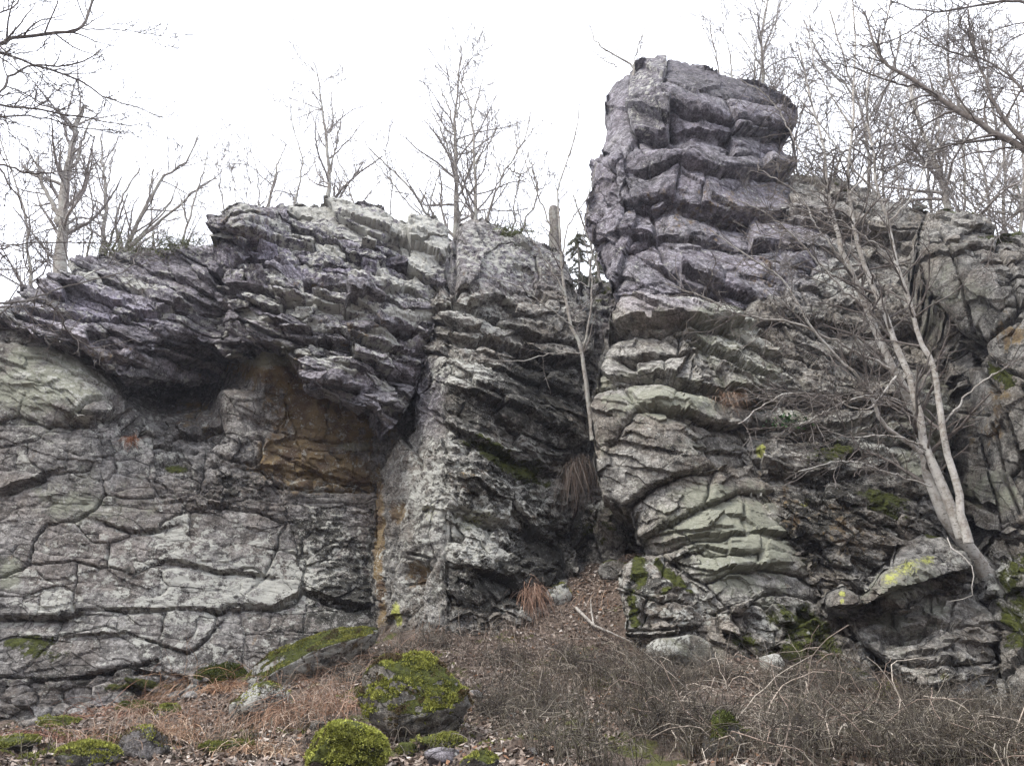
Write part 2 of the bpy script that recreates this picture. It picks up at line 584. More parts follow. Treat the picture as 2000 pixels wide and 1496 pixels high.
    d += 0.03 * (np.floor(st2 * 5) / 5) * ra
    d += 0.013 * fbm(Bf, 12.0, 3, seed + 21) * ra
    # broken plates: planes with sharp steps, at two sizes inside each piece
    for zi, z in enumerate(zones):
        fs = z.get('facet')
        if not fs: continue
        m = np.nonzero(zv.ravel() == zi)[0]
        if not len(m): continue
        for lvl, (ks, ka, dang) in enumerate(((1.0, 1.0, 0), (0.45, 0.42, 14))):
            lx, ly, fa = fs[0] * ks, fs[1] * ks, fs[2] * ka
            if ly < 6: ly = 6
            if lx < 8: lx = 8
            an = math.radians(z.get('ang', 0) + dang); ca, sa = math.cos(an), math.sin(an)
            q = np.stack([uf[m], vf[m]], -1)
            qx = q[:, 0] + 0.16 * ly * fbm(q, 1 / (1.6 * ly), 2, seed + 70 + zi + lvl); qy = q[:, 1] + 0.16 * ly * fbm(q, 1 / (1.6 * ly), 2, seed + 80 + zi + lvl)
            a = (qx * ca + qy * sa) / lx; b = (-qx * sa + qy * ca) / ly
            ia, ib = np.floor(a).astype(np.int64), np.floor(b).astype(np.int64)
            best = np.full(len(a), 1e9); val = np.zeros(len(a))
            sk = z.get('skew', 0.35)
            for dj in (-1, 0, 1):
                for di in (-1, 0, 1):
                    gi, gj = ia + di, ib + dj
                    sd = seed + 11 * lvl
                    h1 = _hash(gi, gj, gi * 0 + zi, sd + 1); h2 = _hash(gi, gj, gi * 0 + zi, sd + 2)
                    h3 = _hash(gi, gj, gi * 0 + zi, sd + 3); h4 = _hash(gi, gj, gi * 0 + zi, sd + 4); h5 = _hash(gi, gj, gi * 0 + zi, sd + 5)
                    da, db = a - (gi + h1), b - (gj + h2)
                    dd = np.abs(da + sk * (h3 - 0.5) * 2 * db) ** 2 + np.abs(db + sk * (h4 - 0.5) * 2 * da) ** 2
                    pl = fa * ((h3 - 0.5) * 1.8 + 1.5 * (h4 - 0.5) * da + (1.3 * (h5 - 0.5) + z.get('lip', 0.35)) * db)
                    mm = dd < best
                    best[mm] = dd[mm]; val[mm] = pl[mm]
            d[m] += val
    # --- masks
    m1 = np.zeros((len(uf), 4)); m2 = np.zeros((len(uf), 4)); m2[:, 2] = 1.0
    for key, (arr, ch) in {'moss': (m1, 0), 'pale': (m1, 1), 'rust': (m1, 2), 'black': (m1, 3), 'yellow': (m2, 0), 'violet': (m2, 1), 'green': (m2, 3)}.items():
        base_v = (stain or {}).get(key + '_all', 0.0)
        arr[:, ch] = base_v
        if stain and key in stain:
            arr[:, ch] += gauss_blobs(uf, vf, stain[key])
    for arr in (m1, m2):
        np.clip(arr, -1, 1.6, out=arr)
    # --- pieces
    gz = Bf[ins]
    root_loc = (gz[:, 0].mean(), gz[:, 1].mean() + 1.0, gz[:, 2].min())
    root = thing(name, root_loc, label, cat, group)
    backc = np.array([gz[:, 0].mean(), gz[:, 1].mean() + back, gz[:, 2].mean()])
    order = np.argsort(ids.ravel(), kind='stable')
    sid = ids.ravel()[order]
    starts = np.nonzero(np.concatenate([[True], sid[1:] != sid[:-1]]))[0]
    ends = np.concatenate([starts[1:], [len(sid)]])
    jobs = [(e - s, s, e) for s, e in zip(starts, ends) if sid[s] >= 0]
    jobs.sort(reverse=True)
    nuq = nu - 1
    Df = D.ravel()
    frag = []
    mpp = float(np.median(Y[ins])) / F
    cw, cd = chamfer
    for rank, (cnt, s, e) in enumerate(jobs):
        q = order[s:e]
        i, j = q // nuq, q % nuq
        vi = np.stack([i * nu + j, (i + 1) * nu + j, (i + 1) * nu + j + 1, i * nu + j + 1], -1)
        un, inv = np.unique(vi, return_inverse=True)
        quads = inv.reshape(-1, 4)
        z = zones[zid.ravel()[q[len(q) // 2]]]
        an = math.radians(z.get('ang', 0)); ca, sa = math.cos(an), math.sin(an)
        du_, dv_ = (uf[un] - uf[un].mean()) * mpp, (vf[un] - vf[un].mean()) * mpp
        a, b = du_ * ca + dv_ * sa, -du_ * sa + dv_ * ca
        sz = 0.55 / max(0.55, a.max() - a.min(), (b.max() - b.min()) * 1.3)      # big pieces lean less
        off = rng.normal() * z.get('off', 0.06)
        ta = rng.normal() * z.get('tilt', (0.08, 0.12))[0]
        tb = rng.normal() * z.get('tilt', (0.08, 0.12))[1] + z.get('lean', 0.0)
        cdz = z.get('chamfer', cd)
        cwz = z.get('chw', cw)
        ch = cdz * (1 - np.clip(Df[un] / cwz, 0, 1)) ** 1.8
        ch = ch * np.clip(0.9 + 1.6 * vnoise(Bf[un], 6.0, 55), 0.1, 2.6)
        dd = d[un] + np.clip(off + (ta * a + tb * b) * sz, -0.4, 0.4) - ch
        co = Bf[un] + Nf[un] * dd[:, None]
        # skirt
        E = np.concatenate([quads[:, [0, 1]], quads[:, [1, 2]], quads[:, [2, 3]], quads[:, [3, 0]]])
        key = E[:, 0].astype(np.int64) * len(un) + E[:, 1]
        rev = E[:, 1].astype(np.int64) * len(un) + E[:, 0]
        bd = E[~np.isin(key, rev)]
        bv, binv = np.unique(bd, return_inverse=True)
        binv = binv.reshape(-1, 2)
        gr = un[bv]
        gi, gj = gr // nu, gr % nu
        rimv = (P[gi, gj] == -1) | (P[gi + 1, gj] == -1) | (P[gi, gj + 1] == -1) | (P[gi + 1, gj + 1] == -1)
        inw = backc - co[bv]
        inl = np.linalg.norm(inw, axis=1, keepdims=True)
        inw = inw / inl
        far = np.where(rimv, back * 0.85, 0.6)[:, None]
        dirv = np.where(rimv[:, None], inw * 0.55 + np.array([0, 0.62, 0]), -Nf[gr])
        n0 = len(co); nb = len(bv)
        # side walls of the piece: four rough rings, the front one doubled so that the edge stays crisp
        rings = [co[bv]]
        onrim = bool(rimv.any())
        frs = (0.03, 0.08, 0.16, 0.26, 0.40, 0.6, 0.8, 1.0) if onrim else (0.10, 0.30, 0.62, 1.0)
        for fr in frs:
            pr = co[bv] + dirv * far * fr
            if onrim:          # on the flanks the pieces merge into one rough surface
                kk = np.where(rimv, min(1.0, fr * 4.0), 0.0)[:, None]
                pr = pr - Nf[gr] * (dd[bv] * 0.85)[:, None] * kk
                amp = np.where(rimv, 0.05 + 0.16 * min(1.0, fr * 3), 0.035)[:, None]
                pr = pr + amp * np.stack([fbm(pr, 2.2, 3, 301), fbm(pr, 2.2, 3, 302), fbm(pr * [1, 1, 2], 3.5, 3, 303)], -1)
            else:
                pr = pr + (0.015 + 0.05 * min(1, fr * 2)) * np.stack([fbm(pr, 6.0, 2, 301), fbm(pr, 6.0, 2, 302) * .5, fbm(pr, 8.0, 2, 303)], -1)
            rings.append(pr)
        allv = np.concatenate([co] + rings)
        sks = []
        for k_ in range(len(frs)):
            ra_ = n0 + k_ * nb + binv; rb_ = ra_ + nb
            sks.append(np.stack([ra_[:, 1], ra_[:, 0], rb_[:, 0], rb_[:, 1]], -1))
        fq = np.concatenate([quads] + sks)
        tone = np.clip(1 + rng.normal() * z.get('tone', 0.13), 0.6, 1.45)
        mm1 = m1[un].copy(); mm2 = m2[un].copy()
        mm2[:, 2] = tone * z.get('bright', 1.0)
        mm1[:, 1] += rng.normal() * z.get('palevar', 0.06)
        sel = np.concatenate([np.arange(n0)] + [bv] * (len(frs) + 1))
        mm1, mm2 = mm1[sel], mm2[sel]
        if rank < maxpieces and cnt >= 16:
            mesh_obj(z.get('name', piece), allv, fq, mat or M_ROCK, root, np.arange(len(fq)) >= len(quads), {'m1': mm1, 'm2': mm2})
        else:
            frag.append((allv, fq, mm1, mm2))
    if frag:
        o = 0; vs, fs, a1, a2 = [], [], [], []
        for v_, f_, x_, y_ in frag:
            vs.append(v_); fs.append(f_ + o); o += len(v_); a1.append(x_); a2.append(y_)
        mesh_obj('rock_fragments', np.concatenate(vs), np.concatenate(fs), mat or M_ROCK, root, False,
                 {'m1': np.concatenate(a1), 'm2': np.concatenate(a2)}, kind='stuff')
    # solid heart of the rock, half a metre inside the broken face
    st4 = 5
    Bs, Ns = B[::st4, ::st4], Nn[::st4, ::st4]
    Dc = d.reshape(U.shape)[::st4, ::st4]
    core = Bs + Ns * (np.minimum(Dc, 0.0) - 0.42)[..., None]
    core = core + 0.08 * fbm(core.reshape(-1, 3), 1.5, 2, 5).reshape(core.shape[:2])[..., None] * Ns
    okc = in_poly(U[::st4, ::st4], V[::st4, ::st4], outline) & (drim.reshape(U.shape)[::st4, ::st4] > 9)
    ix = np.arange(okc.size).reshape(okc.shape)
    qa = okc[:-1, :-1] & okc[:-1, 1:] & okc[1:, :-1] & okc[1:, 1:]
    q4 = np.stack([ix[:-1, :-1], ix[1:, :-1], ix[1:, 1:], ix[:-1, 1:]], -1)[qa]
    if len(q4):
        us, inv = np.unique(q4, return_inverse=True)
        k1 = m1.reshape(U.shape + (4,))[::st4, ::st4].reshape(-1, 4)[us]; k2 = m2.reshape(U.shape + (4,))[::st4, ::st4].reshape(-1, 4)[us]
        mesh_obj('rock_core', core.reshape(-1, 3)[us], inv.reshape(-1, 4), mat or M_ROCK, root, True, {'m1': k1, 'm2': k2})
    N_PIECE[name] = len(jobs)
    return root
# ---- the pale slabby wall on the left, with the cave recess and the ochre pocket
CR_WALL = [
 [(-150,655),(-60,665),(21,739),(115,767),(143,795),(154,812),(160,850)], ([(154,805),(168,791),(182,786),(217,779),(240,800)],6,.18), ([(126,826),(150,810),(226,812)],7,.28),
 [(-150,830),(0,826),(38,812),(42,800),(60,770)], [(38,812),(87,833),(126,823)], [(-150,890),(35,868),(66,861),(84,844),(95,832)],
 [(52,868),(52,893),(84,924),(121,924),(130,896),(128,862)], [(121,924),(175,917),(185,893),(224,886),(227,917),(200,942),(203,963)],
 ([(-150,985),(0,956),(21,960),(80,931),(84,921)],6,.2), ([(203,963),(182,994),(140,1018),(94,1025),(66,1053),(52,1105),(10,1126),(-150,1150)],5,.2),
 [(203,963),(245,970),(308,966),(385,963),(437,984),(490,970),(560,985),(640,980),(740,990)], ([(203,1019),(266,1039),(308,1032),(315,1018),(364,997),(434,986)],6,.14),
 [(140,1018),(180,1060),(210,1060),(252,1042),(266,1039)], ([(325,1092),(381,1102),(437,1116),(497,1109),(518,1123),(542,1070),(546,1046),(560,1021),(490,997),(434,986)],5,.13),
 ([(52,1100),(147,1095),(189,1109),(210,1102),(213,1060)],5,.12), [(210,1102),(260,1120),(325,1092)], ([(-150,1203),(0,1203),(112,1200),(119,1193),(203,1186),(245,1196),(380,1186),(420,1190)],5,.10),
 [(-40,1165),(77,1165),(70,1198)], ([(105,1240),(206,1224),(245,1235),(311,1256),(371,1273),(402,1245),(420,1221),(420,1190)],5,.10),
 ([(420,1190),(462,1179),(525,1186),(574,1172),(588,1147),(616,1165),(679,1186),(760,1179)],7,.22), [(479,1160),(518,1123)],
 [(315,1262),(322,1326),(290,1350)], ([(-150,1315),(21,1322),(105,1330),(217,1308),(310,1290)],7,.2), [(112,1200),(105,1240),(60,1290),(21,1322)],
 ([(402,882),(420,865),(514,858),(507,900),(490,907),(448,896),(402,880)],5,.16), [(220,886),(238,875),(241,830),(224,812),(224,770)], [(224,920),(290,935),(297,903),(350,893),(402,882)],
 [(290,935),(310,966)], [(402,882),(385,963)], [(507,900),(530,950),(560,985)], [(241,830),(300,835),(360,850),(420,865)], [(140,1195),(150,1095)], [(320,1190),(310,1256)], [(588,1147),(600,1090),(650,1060),(760,1060)], [(542,1070),(600,1090)],
 [(462,1180),(480,1240),(470,1340)], [(480,1240),(560,1230),(640,1240)], [(600,1172),(590,1240)],
 ([(483,816),(525,770),(556,770),(560,816),(539,844),(500,830)],4,.10), ([(556,770),(640,757),(640,847)],4,.1), ([(539,844),(623,862),(740,855)],5,.14), [(640,757),(760,790)], [(525,865),(560,868),(623,886),(740,880)],
 ([(530,889),(595,893),(640,938),(700,950),(760,948)],4,.1), ([(500,900),(540,945),(600,958),(760,952)],7,.16), [(700,860),(690,950)], [(590,700),(560,770)], [(430,700),(500,680),(600,700)], [(500,680),(490,760)],
]
rock_mass('rock_wall', 'pale grey slabby rock wall under the slaty overhang, crossed by curved cracks', 'rock wall',
  [(-150,600),(100,620),(300,600),(450,600),(600,620),(820,640),(830,900),(820,1300),(700,1320),(450,1390),(250,1440),(0,1470),(-150,1480)],
  [(-150,640,13.0),(0,700,13.1),(150,740,13.2),(220,790,13.4),(0,900,12.9),(0,1200,12.5),(0,1400,12.1),(-150,1400,11.8),(-150,1000,12.6),
   (290,745,15.3),(370,690,16.3),(425,690,16.3),(330,790,15.2),(410,780,15.6),(330,860,14.1),(450,850,14.2),(250,900,13.35),(250,1100,13.0),(250,1300,12.6),(450,1000,13.7),(450,1200,13.2),
   (450,1330,12.9),(600,1000,14.2),(600,1200,13.6),(700,1000,14.4),(700,1240,13.7),(500,700,14.0),(560,720,14.1),(560,810,14.4),(640,800,14.5),(720,800,14.7),(640,930,14.35),(820,900,15.2),(820,1200,14.8),(300,620,15.2),(600,620,14.6)],
  [dict(poly=[(-150,1310),(110,1325),(230,1300),(480,1340),(480,1420),(0,1480),(-150,1480)], size=(46,26), ang=-12, off=.10, tilt=(.25,.25), p=2.5),
   dict(poly=[(-150,640),(225,700),(240,830),(-150,830)], cracks_only=True, ang=18, off=.05, tilt=(.06,.1), rough=.5, facet=(90,26,.05)),
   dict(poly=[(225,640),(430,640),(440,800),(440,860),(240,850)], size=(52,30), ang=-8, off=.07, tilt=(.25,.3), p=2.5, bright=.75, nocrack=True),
   dict(poly=[(545,890),(640,935),(735,950),(735,960),(560,960)], size=(26,22), ang=0, off=.03, tilt=(.1,.1), p=2, jit=1, tone=.1, nocrack=True, chamfer=.05, chw=3),
   dict(poly=[(440,640),(740,640),(770,960),(560,960),(500,900)], cracks_only=True, off=.07, tilt=(.14,.16), rough=.6, ang=12, facet=(80,46,.09), lip=.1),
   dict(poly=[(560,985),(760,985),(760,1180),(600,1180)], size=(80,60), ang=4, off=.03, tilt=(.06,.08), facet=(34,20,.04), rough=1.0, p=3, warp=.6),
   dict(poly=[(300,850),(540,850),(560,1000),(300,1000)], size=(60,40), ang=8, off=.035, tilt=(.1,.12), facet=(26,16,.045), rough=1.1, p=2.6, warp=.6),
   dict(size=(130,50), ang=5, off=.014, tilt=(.03,.05), rough=.5, facet=(90,34,.018), p=3.5, warp=.3, chamfer=.018, chw=2)],
  cracks=CR_WALL, bulges=[(470,800,40,40,.45),(120,760,110,50,.12,15),(480,880,60,30,.12)],
  ledges=[([(0,1203),(112,1200)],.22,22,.04),([(112,1200),(203,1186),(380,1188)],.06,22,.02),([(420,1186),(525,1184),(590,1150),(700,1180)],.16,26,.04),([(105,1240),(250,1238),(371,1273),(420,1221)],.07,22,.02),
          ([(0,958),(84,925)],.18,20,.05),([(126,826),(226,812)],.3,18,.04),([(330,1096),(437,1114),(518,1122)],.1,18,.03),([(210,1021),(266,1039),(315,1030)],.1,20,.03),([(490,905),(760,948)],.12,20)],
  stain=dict(pale_all=.17, black_all=.05, green=[(90,720,150,70,.9),(60,800,140,60,.6),(140,950,120,50,.5),(200,1000,160,40,.5),(20,1120,30,40,1.0),(500,690,50,30,.9),(545,690,60,26,1.2),(690,870,40,14,.9)],
     rust=[(640,800,125,90,.85),(560,900,70,40,.7),(650,930,110,35,.8),(520,700,90,50,.8),(380,810,60,50,.35),(745,1120,16,120,.36)],
     black=[(660,1090,110,110,.33),(690,1200,80,80,.33),(600,1030,60,40,.25),(280,1110,50,40,.25),(500,960,90,50,.22),(420,940,80,50,.2),(560,1220,80,40,.25),(240,1320,200,30,.3)],
     violet_all=.12, moss=[(50,1250,80,20,.9),(90,1280,90,16,.6),(20,1330,60,16,.6),(420,1310,60,14,.9),(280,1340,120,12,.8),(350,910,30,12,.7),(330,905,20,12,.6),(120,870,40,16,.45),(600,1190,90,8,.4),(300,1245,60,8,.35)],
     pale=[(150,780,200,90,.15),(330,1150,260,120,.25),(560,1130,120,60,.15),(660,1120,120,100,.3)]), seed=3, back=2.2, rough=.9)

# ---- the slaty overhanging roof above it
rock_mass('rock_overhang', 'dark slaty overhang of splintered dipping plates jutting out above the cave', 'rock overhang',
  [(-150,650),(-150,612),(0,600),(35,572),(70,556),(130,532),(160,498),(185,488),(240,490),(300,478),(360,474),(392,472),(400,440),(402,418),(440,412),(500,410),(560,394),(620,398),(700,390),(745,398),(790,424),(850,436),(890,470),(885,560),(862,600),(845,640),(832,700),(815,760),(790,800),(772,830),(745,845),(735,800),(690,790),(640,762),(590,752),(580,700),(540,672),(470,668),(430,690),(412,668),(385,652),(330,660),(268,690),(240,722),(205,716),(150,676),(60,652),(0,628)],
  [(-150,612,13.4),(0,602,13.3),(130,540,13.9),(250,492,14.6),(390,475,14.6),(0,632,13.0),(150,660,12.9),(230,705,13.0),(300,600,13.5),(340,650,13.5),(395,640,13.8),(410,560,13.7),
   (402,422,13.9),(440,450,13.5),(560,398,14.6),(700,392,15.0),(800,430,15.2),(885,465,15.4),(430,680,13.5),(500,640,13.1),(600,550,13.3),(600,650,12.9),(590,730,12.9),(640,750,12.85),(720,785,13.1),(745,835,13.4),(815,750,13.7),(830,620,14.0),(860,500,14.8),(700,500,14.0),(560,470,13.9)],
  [dict(poly=[(400,400),(560,395),(530,440),(480,470),(410,450)], size=(120,26), ang=14, off=.10, tilt=(.12,.2), p=3, name='rock_slab', facet=(46,12,.04)),
   dict(poly=[(560,385),(800,385),(800,450),(700,480),(560,440)], size=(110,24), ang=20, off=.10, tilt=(.12,.2), p=3, name='rock_slab', facet=(46,12,.04)),
   dict(poly=[(770,420),(900,430),(900,570),(800,520)], size=(80,50), ang=25, off=.08, tilt=(.15,.25), p=3, name='rock_block', facet=(30,16,.04)),
   dict(poly=[(-150,590),(400,440),(410,660),(240,740),(-150,660)], size=(96,19), ang=24, off=.12, tilt=(.08,.5), lean=.25, p=2.2, bend=8, name='rock_slab', facet=(40,9,.035), tone=.22, palevar=.12),
   dict(size=(62,20), ang=17, off=.13, tilt=(.28,.8), lean=.25, p=1.7, bend=22, jit=1.0, name='rock_slab', facet=(30,10,.045), warp=.6, tone=.24, palevar=.16)],
  bulges=[(420,480,40,90,-.25),(400,610,26,50,-.5),(470,450,70,25,.2)],
  ledges=[([(400,440),(470,455),(520,470),(600,480)],.28,22,.06),([(410,545),(480,560),(560,580),(680,600)],.22,24,.08),([(560,640),(640,650),(760,680),(820,690)],.25,24,.1),([(60,600),(150,620),(330,600),(400,590)],.2,20,.06),([(700,440),(790,470),(860,500)],.2,24,.05)],
  stain=dict(violet_all=.5, pale_all=.2, black_all=.04, violet=[(200,600,120,40,.4),(620,500,250,60,.3)], rust=[(540,720,60,40,.6),(700,640,60,40,.35),(480,440,60,30,.3),(610,560,60,30,.25),(200,690,80,20,.3)],  # pale and violet masks also paint bluish sky highlights on the plates
     pale=[(640,500,220,120,.12),(700,600,160,80,.15),(760,430,100,40,.35),(830,490,60,50,.4),(600,410,90,16,.3),(300,560,60,20,.25)], moss=[(250,490,90,14,.5),(330,480,60,12,.6),(800,440,30,10,.4),(870,520,16,40,.5)],
     green=[(540,690,50,30,.8)], black=[(400,560,60,60,.2)]), seed=5, back=2.6, rim=.25, rimpx=18, chamfer=(3, .035), rough=1.15)

# ---- the lichen-spotted central pillar
rock_mass('rock_pillar', 'lichen-spotted central rock pillar with a sharp vertical arete, between the cave and the gully', 'rock pillar',
  [(878,470),(893,440),(940,424),(1000,446),(1060,470),(1100,500),(1122,560),(1150,610),(1158,660),(1140,760),(1150,860),(1105,905),(1112,1000),(1130,1090),(1110,1190),(1000,1240),(860,1290),(735,1290),(722,1180),(726,1040),(742,930),(768,872),(800,828),(812,730),(816,640),(832,600),(862,560)],
  [(735,1280,13.2),(728,1040,13.9),(760,890,14.1),(812,720,14.2),(820,640,14.2),(870,1280,12.4),(865,1000,12.7),(865,850,12.9),(870,700,13.2),(870,600,13.8),(880,480,14.8),(950,430,15.3),(1060,470,15.6),(1122,570,15.4),(950,560,14.3),(950,640,13.75),(960,700,13.3),(1000,760,13.4),(1000,900,13.2),(960,1100,12.7),(1000,1230,12.5),(1080,900,14.0),(1110,780,14.4),(1140,640,14.9),(1100,1080,13.9),(1120,1000,14.3)],
  [dict(poly=[(720,820),(870,700),(875,1300),(715,1300)], size=(60,110), ang=10, off=.05, tilt=(.1,.08), p=3, facet=(20,50,.035), rough=.8),
   dict(poly=[(800,690),(865,690),(862,830),(790,850)], size=(70,120), ang=12, off=.05, tilt=(.1,.1), p=3, rough=.6),
   dict(poly=[(860,400),(1130,430),(1150,600),(1050,560),(880,600)], size=(110,80), ang=35, off=.06, tilt=(.12,.16), p=3, facet=(56,26,.06)),
   dict(poly=[(800,590),(1150,560),(1160,700),(1100,720),(870,690),(800,700)], size=(70,26), ang=14, off=.11, tilt=(.2,.45), lean=.3, p=2.6, facet=(30,12,.04), name='rock_slab'),
   dict(poly=[(870,690),(1160,690),(1160,900),(870,860)], size=(120,30), ang=24, off=.10, tilt=(.1,.35), lean=.25, p=2.8, facet=(40,14,.035), name='rock_slab', bright=.85),
   dict(size=(64,42), ang=32, off=.08, tilt=(.28,.35), lean=.1, p=2, facet=(30,20,.065), jit=.95)],
  cracks=[([(868,700),(862,800),(872,900),(866,1000),(872,1130),(868,1280)],4,.05), ([(800,1080),(840,1090),(830,1130),(790,1140)],6,.2), ([(893,440),(886,520),(880,560)],6,.25)],
  bulges=[(810,1120,26,20,-.3),(880,540,16,40,-.4),(1080,860,60,30,-.25,25),(1000,800,120,24,.15,22)],
  ledges=[([(870,650),(960,655),(1060,690),(1140,700)],.3,30,.08),([(900,760),(1000,800),(1110,850)],.25,26,.1),([(880,830),(960,870),(1090,920)],.2,26,.06),([(830,600),(900,600),(1000,610)],.2,24,.06),([(890,1000),(960,1010),(1080,1060)],.16,26)],
  stain=dict(pale_all=.15, black_all=.10, pale=[(960,1000,130,170,.35),(830,930,60,100,.25),(900,720,80,50,.35),(980,500,120,60,.35),(940,600,70,40,.3)], black=[(960,940,110,60,.4),(950,1150,90,60,.5),(1060,1080,70,90,.6),(950,800,100,60,.45),(1050,720,80,60,.4),(1090,800,50,80,.4)],
     rust=[(930,940,45,26,1.0,-10),(780,1000,20,24,.8),(740,1120,10,140,.9),(735,1000,14,80,.7),(810,1120,22,30,.6)], moss=[(940,870,70,24,.7,25),(1000,900,60,26,.6,25),(890,650,60,14,.5),(1000,660,70,18,.5),(890,900,16,30,.4),(1060,930,50,40,.6),(1060,1030,50,60,.4),(1000,455,40,10,.8),(1000,1200,60,20,.5)],
     yellow=[(930,1010,44,22,.7),(840,1000,18,34,.65),(770,1195,9,26,1.3),(760,1215,20,30,.3)], green=[(930,1010,60,40,.9),(1060,1150,40,30,.5),(850,1180,60,60,.3)], violet=[(980,500,150,70,.5),(830,770,34,70,.6)]), seed=7, back=2.6, rim=.3, rough=1.1)

# ---- dark gully behind, between pillar and buttress
rock_mass('rock_gully', 'dark mossy rocks at the back of the gully between pillar and buttress', 'gully rocks',
  [(1030,580),(1090,548),(1150,560),(1182,548),(1260,540),(1300,1180),(1200,1190),(1060,1200),(1070,800)],
  [(1060,560,16.4),(1250,540,16.4),(1150,570,16.2),(1140,800,15.4),(1130,1000,14.9),(1200,1000,14.6),(1180,1120,14.2),(1290,1050,14.4),(1090,1150,14.2)],
  [dict(poly=[(1030,540),(1260,540),(1260,640),(1040,660)], size=(44,40), ang=20, off=.1, tilt=(.3,.3), p=2.5, facet=(20,14,.05)), dict(size=(64,54), ang=25, off=.12, tilt=(.3,.3), p=2.6, facet=(26,18,.06))],
  bulges=[(1180,1030,50,50,.4),(1140,860,24,80,-.5)], stain=dict(moss=[(1170,1040,70,60,.6),(1160,600,60,40,.5),(1200,560,50,20,.5)], black=[(1140,850,60,200,.35),(1130,1050,50,60,.4)], pale=[(1155,600,40,40,.5),(1170,1000,20,14,.8)], violet=[(1150,600,60,60,.5)]), seed=9, back=1.6)

# ---- the pale buttress
CR_BUT = [
 ([(1170,640),(1200,632),(1290,634),(1345,622),(1440,628),(1500,650)],6,.18), ([(1195,625),(1190,600),(1215,565)],4,.1), ([(1150,690),(1200,640)],4,.1), ([(1205,690),(1240,688),(1330,680),(1345,622)],6,.2), [(1205,690),(1215,640)],
 ([(1150,765),(1180,750),(1215,735),(1245,724),(1300,728),(1345,740),(1400,770),(1450,790),(1480,790)],6,.2), [(1250,724),(1240,690)], [(1300,728),(1300,690),(1330,680)], [(1345,740),(1360,690),(1440,700),(1540,760)], [(1330,680),(1360,690)],
 ([(1240,800),(1280,790),(1330,797),(1400,826),(1465,832)],5,.16), ([(1160,880),(1200,860),(1240,800),(1215,735)],3,.05), ([(1225,990),(1260,955),(1330,925),(1400,915),(1490,905)],6,.18), [(1175,965),(1225,990)],
 [(1330,800),(1390,860),(1400,915)], [(1400,880),(1490,870)], ([(1240,1055),(1300,1020),(1380,985),(1450,962),(1510,960)],4,.11), [(1380,985),(1400,915)], ([(1270,1082),(1350,1052),(1450,1045),(1560,1058)],4,.11), [(1450,1045),(1450,962)],
 [(1300,1020),(1350,1052)], ([(1300,1092),(1340,1120),(1375,1138),(1440,1112),(1500,1108),(1590,1128)],4,.12), [(1480,1046),(1482,1108)], [(1350,1052),(1375,1075),(1450,1080),(1560,1085)], ([(1200,1085),(1260,1080),(1300,1092),(1372,1140),(1425,1185),(1470,1170),(1515,1155),(1620,1180)],5,.18),
 ([(1230,1260),(1290,1220),(1360,1210),(1425,1185)],6,.2), [(1290,1220),(1300,1330)], [(1425,1185),(1440,1230),(1480,1280),(1500,1330)], [(1515,1155),(1560,1230),(1640,1260)], [(1560,1230),(1480,1280)], [(1420,620),(1500,690),(1560,745)],
]
